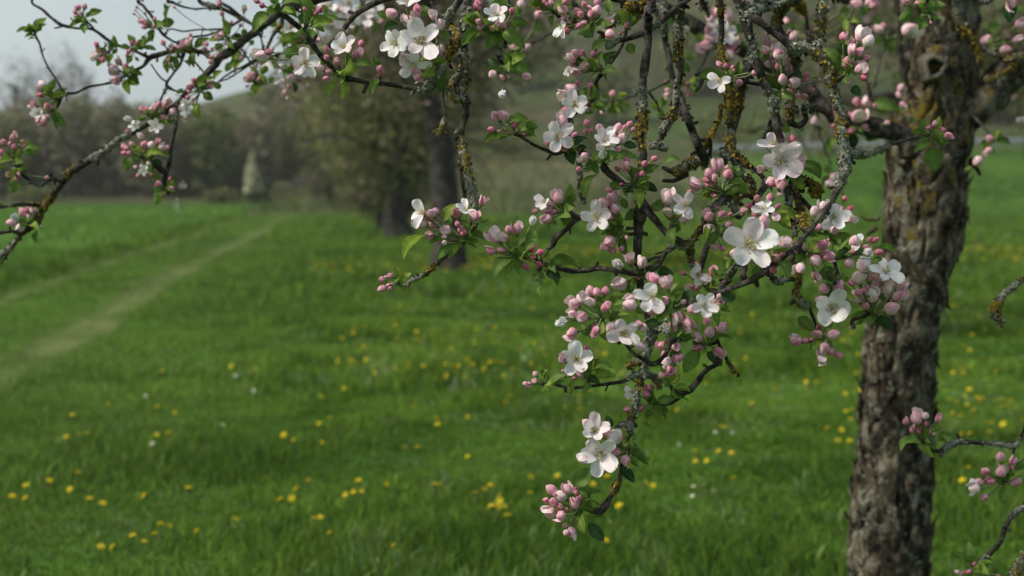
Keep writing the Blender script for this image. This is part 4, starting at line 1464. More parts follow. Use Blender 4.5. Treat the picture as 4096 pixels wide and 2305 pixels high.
 (2.3, "E170,1130,22,g E235,1110,24,g E300,1130,24,g E380,1100,20,g E450,1070,21,g E520,1040,14 E600,1015,13 E700,990,15 E740,980,18"),
 (2.6, "J1560,480,14 J1460,570,16,y J1400,610,20,g J1340,660,22,g J1290,700,24,g J1260,750,34,y J1235,820,34,y J1280,890,22,g J1300,920,10,y"),
 (2.4, "K1520,270,12 K1450,390,12 K1400,490,18,g K1340,510,22,g K1220,490,17,g K1080,475,17 K960,480,22,g K880,530,20,g K850,585,13"), (2.4, "K900,515,18 K830,545,18 K770,520,15 K700,465,13"),
 (2.4, "K1385,500,9 K1372,570,9 K1345,690,9 K1310,770,14 K1250,775,12"),
 (2.3, "K1560,920,22 K1460,950,22,g K1390,980,20,g K1330,1060,18 K1290,1180,18 K1220,1270,20 K1150,1330,22,g K1100,1360,17 K1075,1375,12"), (2.3, "K1200,1290,16 K1170,1370,15 K1140,1420,15"),
 (2.3, "K1560,1180,26 K1460,1290,28,gy K1420,1370,40,gy K1380,1460,40,gy"),
 (2.4, "E760,-60,12 E745,20,11 E700,70,10"), (2.6, "E1360,-60,14 E1345,-10,12"), (2.6, "E1150,-10,16,g E1180,22,16 E1230,-20,12"),
 (2.0, "C600,-40,18 C640,40,16 C700,110,16 C760,180,20"), (2.0, "C620,120,34,gy C590,170,40,gy C610,195,36,gy"), (2.0, "C690,100,14 C640,120,20,g"),
]
for d_, sp in BR:
    branch(sp, d_)

# ------------------------------------------------------------------ blossom clusters
CL = [
 "F|985,625|f 570,365,135,-.55,.5,25,3;f 1000,330,125,.1,.75,10,4;b 592,397,56,.6;b 660,370,46,.55;b 702,350,46,.5;b 560,465,56,.6;b 498,468,38,.7;b 685,467,50,.4;b 645,580,60,.4;b 902,357,56,.35;b 800,533,58,.9;b 920,472,33,.3;b 978,557,44,.25;b 865,637,44,.2;b 1085,402,48,.4;b 1165,250,52,.5;b 790,600,26,.9;b 790,655,30,.95;ly 780,440,890,272,96;l 935,380,1000,320,60;ly 590,565,372,795,96;l 890,680,712,800,104;l 1005,600,1212,612,66;l 1120,450,1218,418,60;l 700,560,612,500,50;l 800,625,640,648,60;l 830,500,850,400,60;l 1010,480,960,440,50",
 "F|345,1042|b 187,1010,40,.65;b 272,972,33,.6;b 188,1100,42,.6;b 252,1068,26,.5;b 262,1092,20,.5;b 225,985,16,.8;ly 322,1005,346,902,28;ly 290,1100,322,1032,44",
 "B|500,402|f 495,248,72,-.1,.35,10;b 465,203,24,.5;b 587,230,23,.2;b 400,262,25,.5;b 563,287,28,.3;b 457,327,27,.45;b 370,360,24,.75;b 417,380,22,.4;b 400,415,18,.4;b 405,303,17,.2;l 555,335,650,340,42;ly 455,428,408,500,38",
 "B|684,402|b 683,362,20,.35;b 690,386,19,.2",
 "B|300,225|b 235,190,15,.1;b 258,172,14,.15;b 256,216,16,.1;b 275,200,12,.2",
 "B|150,55|b 62,30,21,.1;b 35,5,18,.2;l 95,62,12,162,62;l 100,68,72,132,30;l 165,12,292,10,44;l 165,55,262,88,46;l 150,20,100,-20,40",
 "B|295,140|b 325,45,18,.05;b 370,50,21,.15;b 290,48,14,.3;b 345,70,13,.2;l 365,112,464,88,42;l 338,115,388,165,42;l 300,112,250,82,40;b 310,75,12,.2",
 "B|980,335|f 897,215,122,0,.05,14;f 760,232,82,-.5,.15,40;f 862,345,74,-.1,-.6,200;b 748,70,34,.65;b 883,48,28,.2;b 842,112,36,.75;b 1003,130,30,.8;b 1005,272,36,.75;b 830,317,38,.5;b 907,403,24,.35;b 968,82,24,.8;ld 780,120,700,165,42;l 1000,205,1052,168,40;l 920,335,950,395,30;l 740,90,668,65,46;f 822,8,74,0,.8,0;l 880,60,960,60,60",
 "C|110,215|f 62,105,88,-.2,.3,15;b 183,80,28,.2;b 88,178,34,.4;l 112,225,272,345,105;l 62,226,0,350,92;l 170,150,290,172,76;l 180,60,235,110,80;l 95,262,88,345,54;b 40,210,26,.6;l 150,30,30,20,60",
 "B|1240,140|b 1222,145,28,.55;b 1318,128,25,.5;b 1200,30,30,.2;b 1185,110,22,.1;b 1205,5,18,.3;l 1165,150,1170,235,44;l 1300,5,1350,20,50",
 "C|125,480|b 35,542,35,.75;b 98,565,29,.5;b 285,557,37,.6;c 118,665,52,1,-.3;b 150,560,18,.7;ld 85,485,0,425,64;ld 130,470,165,395,60;ld 150,465,190,365,56",
 "C|765,170|b 545,70,43,.5;b 535,145,38,.6;b 570,228,30,.15;b 650,95,37,.35;b 700,170,33,.35;b 790,85,48,.65;b 740,60,24,.4;b 855,150,36,.5;b 893,250,43,.5;b 700,30,28,.5;b 800,12,36,.4;f 535,200,92,-.8,-.3,150,3;l 700,205,765,270,90;l 880,90,875,-10,60;l 640,20,570,40,50",
 "C|470,75|b 368,62,20,.2;b 412,40,18,.2;b 412,10,20,.15;b 460,25,34,.7;b 575,5,34,.4;l 470,110,465,190,42;l 520,10,570,20,50;b 380,90,14,.5;l 430,80,500,20,40",
 "C|1020,200|b 1018,175,30,.2;b 1100,130,19,.3;b 975,80,24,.3;b 960,247,16,.3;l 990,160,940,190,30;l 1020,320,1060,390,74",
 "C|815,505|b 630,388,42,.55;b 685,385,30,.35;b 768,392,28,.3;b 705,478,36,.35;b 612,462,27,.35;b 643,527,32,.3;b 793,470,22,.1;b 825,487,20,.1;b 655,610,34,.6;b 748,625,27,.35;b 598,412,34,.9;f 590,522,52,-.8,.1,60;l 755,362,905,298,58;l 840,465,925,378,72;l 805,430,832,370,40;l 820,520,870,585,26;ld 690,430,640,480,70",
 "C|745,730|f 632,758,108,-.15,0,12;b 550,690,44,.85;b 612,640,40,.55;b 705,740,30,.5;b 712,795,33,.4;b 560,822,37,.6;l 690,700,720,630,45;l 745,700,805,615,64;l 705,800,765,820,48;b 790,745,14,.2",
 "C|560,1085|f 512,995,112,.1,.05,20;b 540,882,44,.55;b 635,982,33,.25;b 553,1065,34,.3;b 430,1040,34,.5;ld 600,1060,720,990,60;ld 590,1080,620,1190,90;ld 640,1080,720,1065,50;l 575,900,620,960,30",
 "C|835,1165|f 850,1010,98,.05,.45,30;f 862,1062,82,.1,-.3,160;b 718,890,29,.15;b 710,955,21,.2;b 812,925,36,.75;b 950,930,42,.55;b 980,1005,40,.6;b 912,990,32,.5;b 945,1088,33,.55;b 790,1070,18,.15;b 1032,900,24,.25;b 695,1140,43,.5;b 1057,940,18,.3;ly 760,1150,840,1058,64;l 900,1160,1112,1150,62;l 770,1200,690,1245,50;ld 985,1050,1090,1060,58;l 770,1260,695,1440,72;l 760,1180,800,1260,60;b 660,1230,24,.2",
 "C|1060,1330|b 1005,1205,43,.2;b 1140,1190,31,.1;b 1090,1262,27,.1;b 1210,1150,23,.2;b 942,1225,23,.1;b 1010,1162,24,.3;l 1130,1255,1245,1200,66;l 1280,1170,1392,1145,48;l 1040,1390,1100,1290,80;ld 1120,1330,1235,1385,66;b 970,1335,14,.1;l 960,1360,880,1330,60;l 1020,1340,1000,1420,40;b 885,1380,24,.3",
 "C|200,965|b 60,842,42,.35;b 122,838,40,.4;b 25,940,27,.1;b 190,910,28,.1;b 145,965,18,0;b 272,935,21,.1;b 265,970,18,.1;l 120,905,310,868,56;l 275,905,366,925,64;l 90,965,-20,1020,56;l 130,880,210,850,40",
 "G|378,262|f 225,195,78,-.5,.35,50,4;b 330,165,40,.45;b 280,230,36,.5;b 250,320,40,.4;b 290,160,19,.4;b 240,270,22,.3;b 165,262,24,.5;l 362,212,445,148,48;l 390,232,460,225,38;l 345,290,465,345,88;l 300,320,260,400,70;b 275,285,22,.3",
 "F|1500,795|b 1275,592,66,.75;b 1360,605,54,.4;b 1412,522,44,.4;b 1492,520,52,.4;b 1235,735,54,.3;b 1635,715,44,.1;b 1720,745,39,.1;b 1325,735,20,.2;b 1575,885,39,.2;b 1705,862,36,.1;c 1645,472,66,1,.2;l 1600,670,1670,530,120;l 1490,700,1600,800,90;l 1430,785,1255,975,110;ly 1440,790,1270,970,40;l 1400,810,1540,965,90;l 1600,690,1550,690,40",
 "G|245,650|ld 240,700,348,742,66;l 262,640,492,645,84;l 220,600,260,540,46",
 "F|1700,930|ly 1680,940,1650,1020,26;l 1660,1020,1730,1040,24;ly 1725,1050,1705,1165,30",
 "G|770,365|f 607,308,112,-.1,.05,8;b 730,157,50,.45;b 658,202,44,.6;b 745,245,45,.6;b 700,300,36,.4;l 790,170,832,245,56;l 805,315,982,288,82;l 720,380,640,430,50;l 650,370,760,400,50;b 545,330,28,.4;b 690,100,24,.3",
 "G|790,415|b 702,485,54,.45;b 668,517,36,.55;b 725,552,28,.35;b 793,537,22,.8;b 830,455,16,.8;l 760,430,720,400,26",
 "G|1165,350|f 1258,220,100,.1,.1,-20,4;b 1125,165,56,.75;b 1143,272,44,.5;b 1250,312,48,.65;l 1080,245,1000,215,70;l 1140,355,1220,400,82;l 1100,240,1040,180,60;b 1215,300,24,.5",
 "G|900,735|c 790,655,72,.2,.3;b 845,605,42,.4;b 945,635,46,.5;b 780,790,57,.6;b 905,740,28,.3;ld 1055,690,1165,720,80;l 860,760,850,860,60;l 920,690,900,672,30",
 "G|640,1035|b 560,842,44,.5;b 612,850,38,.4;b 675,840,37,.3;b 440,935,48,.55;b 567,920,44,.65;b 500,900,44,.95;b 500,1035,46,.4;b 430,1150,46,.5;b 672,960,39,.4;b 742,1010,44,.6;c 398,1062,70,1,0;b 430,1010,40,.8;l 610,1010,665,870,58;l 700,905,815,865,60;l 720,930,840,905,60;l 500,1085,545,1170,64;l 625,1080,550,1180,50;ld 665,1115,785,1225,60;b 597,1165,23,.1;b 650,1000,24,.3",
 "G|1160,955|f 1005,885,118,-.1,.15,0,4;b 1030,750,46,.35;b 1117,782,48,.4;b 1100,912,44,.45;b 1012,992,40,.4;b 1240,920,24,.55;b 1315,977,46,.45;b 1200,1032,46,.5;b 1120,990,36,.5;b 1165,1100,44,.5;b 1270,1080,40,.5;b 1310,1095,44,.5;b 855,900,44,.9;b 850,945,48,.9;l 1130,860,1195,780,40;l 1150,890,1245,830,74;ld 1250,930,1290,830,90;ld 970,1075,1085,1075,74;l 1150,950,1230,955,80;l 900,960,960,1010,60;l 1180,900,1230,860,50",
 "G|700,1100|f 812,1150,135,.15,-.15,25;b 915,1087,42,.4;b 925,1247,46,.75;b 710,1105,40,.7;ld 660,1120,790,1225,70",
 "G|1400,800|f 1350,722,92,.1,.15,30,4;b 1447,690,33,.35;b 1428,750,28,.2;b 1450,832,35,.4;b 1335,825,31,.2;b 1283,812,37,.45;b 1237,710,22,.25;l 1480,745,1565,740,38;l 1460,790,1395,850,50;b 1400,790,14,.8;b 1335,660,30,.6",
 "G|1440,965|f 1390,945,100,.15,0,40;b 1478,920,38,.4;b 1490,945,24,.3;b 1410,1062,38,.35;ld 1510,885,1628,885,80;b 1500,880,22,.7;l 1470,990,1480,1030,30",
 "G|1415,1225|b 1430,1140,48,.45;b 1520,1105,43,.35;b 1350,1187,35,.35;b 1342,1255,42,.2;b 1490,1285,42,.2;b 1285,1080,40,.5;l 1340,1270,1240,1435,112;ld 1412,1285,1525,1385,78;l 1430,1210,1590,1170,40",
 "G|1195,1215|b 1085,1240,37,.4;b 1185,1250,38,.4;b 1105,1300,30,.4;b 1120,1362,52,.92;b 1215,1322,30,.4;b 1150,1425,36,.3;l 1225,1160,1290,1115,44;l 1180,1180,1240,1120,36;l 1160,1300,1180,1360,22",
 "I|490,340|f 412,225,108,0,.1,4;b 475,150,27,.2;b 320,222,30,.55;b 438,315,34,.4;b 395,345,16,.15;b 350,325,14,.9;b 325,300,18,.4;l 485,300,550,215,40;l 515,275,650,258,40;l 520,290,575,240,44;ld 487,330,562,375,54;l 385,372,370,455,44",
 "I|195,378|b 148,315,22,.75;b 143,362,22,.45;b 103,388,27,.6;b 80,378,16,.7;ly 192,365,218,283,22;l 182,345,175,290,16;l 200,370,165,345,14",
 "I|925,505|f 770,430,60,-.5,.3,70,4;b 863,447,29,.3;b 893,400,27,.3;b 850,400,21,.4;b 740,547,28,.35;b 825,540,25,.2;l 930,490,1046,478,60;ld 905,545,985,590,62;l 960,520,1000,570,40;l 890,545,860,600,44;l 1040,470,1140,485,24;l 850,600,880,660,30",
 "I|1020,400|b 1020,308,31,.2;b 965,325,26,.65;b 990,320,20,.3;l 1000,345,940,370,50;l 1010,370,980,400,34",
 "I|742,805|f 562,832,138,-.15,-.1,25;f 527,680,110,-.2,.4,-5;b 485,638,36,.6;b 580,682,48,.5;b 655,720,58,.95;b 662,820,36,.4;b 725,875,43,.4;b 462,868,40,.8;b 590,932,34,.35;ld 640,660,605,582,50;l 712,695,802,735,76;l 712,760,790,790,44;ld 692,920,790,1015,66;l 735,860,830,912,50;l 780,820,830,800,30;l 610,930,680,870,30",
 "I|425,1190|b 250,1062,43,.5;b 355,1057,36,.4;b 310,1100,44,.92;b 408,1055,21,.2;b 215,1130,24,.2;b 262,1140,36,.4;b 300,1172,29,.15;b 398,1147,42,.5;b 240,1212,46,.7;b 308,1232,40,.45;b 345,1190,18,.3;b 378,1337,38,.5;b 335,1292,18,.5;b 435,1115,18,.5;l 395,1035,510,925,104;l 450,1135,582,1065,40;l 475,1150,560,1160,60;ld 490,1280,592,1395,80;l 445,1225,385,1165,60;l 500,1260,600,1235,30;l 360,1230,370,1290,20;l 500,1110,440,1080,50;l 420,1090,470,1050,50;b 345,1340,24,.95",
 "D|455,350|f 448,245,92,0,.1,10;f 388,195,62,-.3,.4,0,3;b 405,92,47,.95;b 452,130,48,.55;b 328,215,34,.45;b 312,335,46,.4;b 490,402,48,.5;b 540,305,36,.6;b 355,278,42,.7;b 330,250,26,.6;l 530,225,668,150,84;l 500,170,545,180,52;ld 445,320,440,410,64;l 560,300,600,360,50;l 600,320,630,400,24;b 350,140,34,.9",
 "D|468,560|f 408,590,88,-.35,.1,55,4;b 412,465,27,.5;b 515,507,29,.3;b 557,600,32,.4;b 670,527,26,.85;l 545,540,565,440,60;b 368,575,20,.4",
 "D|860,632|b 760,300,33,.45;b 748,362,40,.5;b 815,350,34,.6;b 848,385,52,.85;b 885,442,38,.5;b 825,440,27,.4;b 778,465,35,.55;b 835,485,29,.35;b 928,490,28,.4;b 870,575,41,.45;b 957,600,50,.75;b 918,665,29,.3;b 1047,540,27,.4;b 1045,580,24,.3;b 1080,650,25,.3;b 1030,700,27,.35;b 980,698,22,.4;b 880,695,20,.7;l 690,420,720,370,50;l 715,440,780,400,40;l 775,750,870,680,92;l 770,600,830,560,60;ld 960,560,1000,510,60;l 1090,560,1150,590,20;b 720,520,24,.5;b 1140,580,14,.5",
 "D|900,1255|f 862,1170,165,.02,.02,20;f 800,1040,95,-.2,.5,20,3;b 940,1010,35,.1;b 972,1085,46,.4;b 998,1197,52,.5;b 855,1332,52,.55;b 787,1318,44,.75;b 715,1225,36,.5;b 735,1050,26,.2;b 868,990,38,.85;l 1015,1180,1172,1285,92;ld 920,1290,1022,1400,88;l 760,1350,800,1390,20",
 "D|440,1395|b 240,1340,46,.3;b 338,1258,43,.4;b 402,1205,46,.3;b 480,1265,43,.3;b 345,1325,44,.4;b 195,1395,24,.3;b 470,1215,24,.4;b 380,1422,16,.2;b 375,1290,30,.6;l 440,1410,610,1400,78;l 500,1360,655,1385,84;ld 490,1270,595,1262,60;l 500,1215,562,1235,44;l 470,1330,600,1330,50",
 "H|200,345|b 155,405,54,.92;b 152,300,43,.4;b 262,285,33,.3;b 300,360,36,.5;b 312,285,19,0;b 197,520,35,.4;b 255,532,26,.5;b 410,258,27,.35;l 215,360,160,320,20;l 300,300,345,310,50;b 220,240,14,.1",
 "H|575,610|f 448,500,195,0,.02,-2;b 550,340,62,.65;b 562,430,46,.45;b 590,590,50,.75;b 340,575,46,.5;b 622,690,32,.2;b 640,610,30,.3;ld 325,400,240,460,84;l 345,600,260,600,50;l 320,610,285,680,50;l 360,600,330,640,50;b 690,572,22,.2",
 "H|660,590|b 702,495,48,.35",
 "H|600,270|f 550,240,82,.1,.5,30;b 600,165,38,.4;b 450,225,29,.1;b 635,305,40,.45;b 660,222,21,.1;b 712,295,18,.1;b 500,172,30,.3;b 480,290,24,.5;l 470,250,440,290,40",
 "H|1000,400|f 1062,310,112,.05,0,-10;b 922,265,48,.8;b 1177,245,26,.1;b 1190,320,48,.75;b 1138,170,23,.05;b 945,382,34,.55;b 1070,402,42,.65;l 1025,480,1180,430,92;l 990,215,1005,165,40;b 985,225,40,.95;ld 980,380,1010,440,50",
 "H|870,560|b 805,525,52,.3;b 980,507,48,.2;b 930,627,54,.5;b 1020,592,42,.15;b 918,532,28,.25;b 815,680,45,.75;b 930,732,40,.4;l 1050,540,1175,440,80;l 870,480,790,460,40;ld 985,690,1065,690,60;l 830,600,860,570,40;l 1000,660,1010,700,60",
 "H|1150,585|c 1285,570,62,.2,-.2;f 1250,485,72,-.3,.6,0,3;b 1210,480,46,.75;b 1325,470,29,.1;b 1365,470,27,.1;b 1388,560,31,.1;b 1290,522,24,.4;b 1172,642,46,.7;l 1375,530,1515,545,46;l 1350,610,1415,610,44;l 1080,560,1160,600,60;ld 1100,540,1180,560,60;b 1200,560,20,.2;l 1340,540,1370,520,20",
 "H|1345,1000|f 1445,695,125,.1,.75,10;b 1275,650,64,.92;b 1242,745,52,.65;b 1330,740,33,.4;b 1435,752,37,.5;b 1435,830,48,.65;b 1370,792,31,.75;b 1535,872,48,.5;b 1545,805,38,.5;b 1342,877,54,.8;b 1220,880,54,.8;b 1290,822,31,.3;b 1290,950,39,.2;b 1483,967,54,.65;b 1190,780,28,.3;b 1240,850,30,.3;b 1390,760,28,.9;l 1300,1000,1180,1075,96;ld 1385,1020,1492,1120,90;l 1325,1035,1372,1040,40;l 1400,880,1450,920,40;l 1550,930,1560,880,30;l 1440,1010,1400,980,24",
 "H|1100,790|f 1052,970,172,.02,.02,-8;b 1102,815,58,.4;b 985,827,48,.5;b 948,905,30,.6;b 1010,960,20,.3;l 990,790,1040,800,30",
 "H|1000,1180|b 785,1202,44,.45;b 945,1150,38,.4;b 1062,1157,41,.4;b 895,1195,21,.2;b 945,1100,22,.1;b 990,1260,48,.6;b 1028,1280,30,.55;b 970,1337,38,.6;b 1097,1310,36,.45;b 850,1190,14,.2;l 905,1125,800,1020,92;l 1020,1110,1040,1040,44",
 "E|150,545|b 140,267,35,.35;b 205,310,34,.4;b 275,257,50,.55;b 258,372,41,.4;b 310,427,35,.25;b 172,440,32,.3;b 140,472,38,.35;b 240,460,35,.35;b 270,500,50,.5;b 290,567,29,.1;b 175,602,22,.7;b 325,295,58,.95;l 118,492,-10,345,115;ld 190,400,90,320,80;l 210,440,290,425,60;ld 130,590,70,545,62;ld 200,630,270,690,70;l 180,330,80,290,60;b 300,520,24,.2",
 "E|210,935|b 102,807,45,.3;b 237,735,35,.2;b 305,752,38,.35;b 250,842,56,.6;b 303,925,42,.2;b 122,967,50,.35;b 76,917,27,.15;b 365,770,20,.2;b 325,850,16,.2;b 460,892,24,.5;b 130,1020,20,.2;l 150,810,60,735,70;l 60,775,15,765,42;l 350,745,540,790,92;l 390,760,440,830,60;ld 220,970,160,1090,110;l 290,985,395,1000,76;l 385,960,592,1062,62;l 105,985,0,1150,76;l 180,870,150,800,40;l 350,900,400,870,50;ld 250,1060,100,1100,20",
 "E|770,980|b 770,922,21,.15;b 850,935,22,.25;b 905,987,34,.35;b 805,897,26,.9;b 825,920,20,.8;l 790,1068,802,1240,130;l 770,1025,652,1095,66;l 820,1040,922,1030,50;l 690,900,772,905,90;l 660,890,622,845,40;ly 830,960,835,1040,30;b 930,1000,20,.5",
 "E|700,70|b 590,15,37,.45;b 680,37,31,.25;l 640,70,540,165,74;l 730,45,882,40,86;l 710,95,780,120,50;l 740,140,690,215,72;l 700,120,645,155,50;l 790,130,852,130,36;l 740,80,800,90,50;b 775,165,12,.5",
 "E|1345,-5|b 1360,25,43,.5;ld 1345,15,1345,160,104",
 "K|715,460|b 590,327,29,.25;b 670,302,48,.45;b 832,310,31,.4;b 735,345,27,.15;b 645,385,29,.2;b 685,402,18,.2;b 715,385,18,.1;b 735,285,32,.97;b 660,352,20,.97;l 655,440,545,530,46;l 700,462,725,550,62;l 755,400,862,372,56;l 810,440,930,425,38;l 820,460,900,480,30;b 795,420,14,.6;l 750,440,770,520,30",
 "K|1300,765|b 1280,582,40,.45;b 1370,612,38,.35;b 1362,663,24,.2;b 1170,690,34,.45;b 1282,690,48,.65;b 1122,770,37,.45;b 1210,765,31,.1;b 1385,775,35,.25;b 1162,882,31,.4;b 1090,815,46,.95;b 1080,775,40,.98;l 1240,650,1195,600,60;l 1295,790,1330,945,70;l 1390,680,1470,600,60;l 1340,720,1360,690,30",
 "K|1085,1390|b 1090,1360,21,.1;b 1050,1422,25,.1;b 965,1420,20,.85;b 985,1435,18,.8;l 1055,1360,1045,1200,96;l 1100,1405,1195,1455,60;b 1270,1450,14,.1;l 1060,1400,1000,1440,16",
 "L|955,230|b 860,90,35,.45;b 945,75,33,.3;b 838,130,25,.25;b 850,185,31,.3;b 885,70,24,.5;b 905,140,28,.97;l 985,165,1135,115,84;l 930,230,780,300,62;l 1000,225,1085,250,46;l 960,190,1010,130,50",
 "L|388,360|b 325,300,22,.2;l 370,365,190,330,32;l 400,345,435,200,40;l 410,350,515,260,42;l 385,395,270,410,40;l 385,425,310,440,26;l 380,340,310,300,40;ld 390,350,330,310,50",
 "L|1215,578|b 1075,490,33,.2;b 1090,547,29,.2;b 1060,625,48,.9;b 1150,587,31,.4;b 1150,672,29,.2;b 1085,660,24,.6;l 1240,490,1290,410,52;l 1250,600,1312,545,50;l 1165,540,1165,455,28;ld 1210,470,1270,520,50",
 "L|1415,840|b 1265,770,66,.8;b 1320,690,43,.5;b 1402,737,36,.15;b 1300,915,45,.3;b 1225,730,34,.5;b 1270,805,44,.75;l 1480,800,1592,832,50;l 1440,860,1568,940,70;l 1425,770,1475,745,24;l 1430,700,1470,610,60;b 1430,575,26,.2",
 "L|610,1090|b 475,940,52,.85;b 430,990,42,.75;b 450,1065,38,.2;l 540,1010,625,880,84;ly 735,1045,545,1110,96;l 605,1140,560,1060,40;l 600,1100,640,1170,60",
 "L|565,1240|b 372,1160,42,.25;b 345,1200,38,.85;b 525,1195,43,.2;b 478,1370,52,.45;b 415,1352,36,.4;f 435,1270,95,-.1,-.1,30;l 615,1250,742,1415,112;b 560,1250,24,.2;l 590,1190,560,1130,30",
 "M|325,300|b 200,240,42,.55;b 215,300,35,.2;b 322,300,23,.2;b 220,150,20,.2;b 330,212,26,.5;l 500,305,450,195,140;l 470,300,495,40,10;l 310,370,250,455,62;l 225,400,190,465,60;l 270,240,290,300,60;l 345,320,425,310,40;b 130,80,20,.85;b 110,110,16,.8;l 460,150,440,30,50",
 "M|100,550|b 80,480,33,.3;b 142,480,35,.1;b 40,580,35,.1;b 0,742,32,.15;l 215,530,350,555,60;l 70,620,20,720,52;l 115,640,155,685,36;l 20,820,190,835,44;l 30,850,170,935,50",
 "M|510,590|b 425,478,31,.25;b 490,662,22,.3;b 465,710,16,.2;b 520,500,20,.7;b 600,500,32,.4;b 540,520,26,.6;l 490,715,545,775,52;l 670,680,740,750,50;l 580,600,620,660,50;l 540,530,480,510,40",
 "M|760,545|b 652,510,50,.5;b 702,480,42,.6;b 805,480,35,.1;b 912,490,31,.3;b 890,550,35,.4;b 730,388,26,.7;b 600,530,30,.5;l 1010,560,1090,490,100;l 900,570,960,590,40;b 740,440,26,.9;b 1150,540,30,.9",
 "M|1150,430|b 1040,422,47,.45;b 1105,382,42,.4;b 1040,612,36,.35;b 1290,280,25,.5;b 1185,250,22,.3;b 950,690,30,.8;l 1310,395,1350,325,70;ld 1215,395,1305,395,56;l 1160,380,1130,330,30;l 1190,470,1140,520,60;b 1080,150,28,.4;b 545,78,24,.5;b 1060,40,40,.8",
 "M|1320,640|b 1230,700,26,.3;b 1300,660,34,.9;b 1260,620,28,.9;l 1300,600,1180,650,60;l 1180,700,1120,800,80;l 1390,500,1440,450,60;b 1330,100,40,.9;l 1240,560,1210,620,50",
 "M|845,1020|b 777,890,27,.1;b 708,970,33,.2;b 715,1022,24,.4;b 930,912,27,.2;b 940,965,42,.5;b 700,1090,31,.35;b 765,1110,25,.4;ly 790,975,985,850,104;ly 985,880,1085,780,62;l 880,1040,980,1110,104;ly 790,1140,815,1330,100;l 1000,975,1080,950,70;f 682,1220,76,0,-.1,0;f 665,1150,50,-.2,.3,0,3;b 670,1320,40,.8;l 580,1040,650,990,50",
 "M|300,1325|b 190,1222,45,.5;b 300,1222,48,.6;b 400,1182,46,.65;b 490,1122,48,.55;b 552,1242,52,.7;b 430,1312,36,.55;c 80,1325,60,1,0;b 330,1260,40,.9;f 335,1410,80,0,.1;f 105,1400,66,-.1,.1;l 150,1330,235,1305,60;l 545,1345,460,1360,66;l 470,1290,490,1340,50;b 470,1180,32,.8",
 "N|1335,335|b 1165,255,33,.35;b 1230,225,30,.6;b 1160,312,31,.2;b 1207,312,27,.2;b 1350,225,35,.2;b 1480,200,33,.35;b 1362,272,24,.2;b 1465,250,22,.3;b 1565,267,29,.3;b 1420,235,42,.97;b 1520,252,36,.95;b 1190,105,26,.3;b 1320,150,34,.9;l 1200,345,1180,480,92;l 1250,335,1305,400,60;ly 1290,265,1240,225,50;l 1480,330,1590,332,50;ld 1440,370,1525,455,60;l 1380,360,1440,330,60",
 "N|1425,440|f 1345,470,56,0,0;b 1295,522,27,.45;b 1270,442,22,.97;b 1390,410,24,.97;b 1412,502,26,.6;b 1340,410,26,.9;b 1370,450,22,.9",
 "N|1560,650|b 1482,597,34,.65;b 1602,640,30,.45;b 1702,617,38,.45;b 1522,692,29,.5;b 1592,550,22,.35;ly 1560,615,1625,565,60;l 1500,690,1450,795,84;lw 1655,725,1662,880,72;l 1480,650,1425,630,30",
 "N|120,345|b 120,165,34,.3;b 30,205,36,.4;b 95,222,29,.5;b 137,252,32,.3;b 215,205,25,.2;b 222,250,25,.2;b 12,302,36,.4;b 8,368,27,.3;l 205,265,380,258,80;l 210,310,360,320,56;l 30,440,-20,460,50;l 160,230,280,200,60",
 "N|185,495|b 105,512,36,.25;b 150,552,23,.1;b 150,475,36,.85;b 175,510,24,.8;l 155,570,100,680,110;b 440,540,22,.6",
 "N|265,960|b 215,862,46,.5;b 290,842,29,.3;b 105,962,47,.5;b 188,1012,46,.92;c 175,915,66,1,.3;b 280,900,34,.92;l 255,945,145,975,50;l 340,1040,330,1150,50;b 385,1005,20,.95;b 330,850,26,.8",
 "M|1455,920|b 1430,772,31,.3;b 1400,850,60,.75;b 1380,892,42,.45;b 1510,892,38,.4;b 1360,962,21,.2;b 1530,692,32,.3;b 1430,820,34,.6;l 1510,820,1600,740,80;l 1430,930,1510,1000,92;l 1610,920,1650,860,60;l 1420,1010,1412,1085,30;l 1400,990,1470,980,60",
 "M|1900,820|f 2035,732,118,.1,0,20;f 1800,640,110,-.3,-.2,60;b 1910,782,35,.3;b 1990,592,48,.55;b 2072,862,37,.5;b 2040,972,42,.85;b 1790,1047,41,.7;b 1850,972,25,.45;b 1868,880,62,.85;b 1750,930,52,.95;b 1930,890,42,.6;ld 1865,560,1900,705,116;l 1760,800,1840,790,60;ld 1900,920,1900,1035,64;ly 1860,1045,1872,1115,36;l 1740,690,1832,682,40",
 "M|1780,400|c 1830,370,62,1,.2;b 1870,272,42,.4;b 1790,452,37,.15;b 1590,590,38,.4;b 2110,350,50,.45;b 2140,452,38,.4;b 1640,560,26,.3;b 1980,330,40,.5;l 1600,580,1560,620,50;l 1900,440,1880,540,80;b 1760,490,24,.1;l 1700,250,1620,300,60",
 "B|400,270|b 60,300,36,.95;f 290,330,80,0,0,0;b 95,275,20,.3;l 200,250,250,310,80;l 330,150,300,230,60",
]
near_dz = {25: -.02}
for sp in CL:
    cluster(sp)

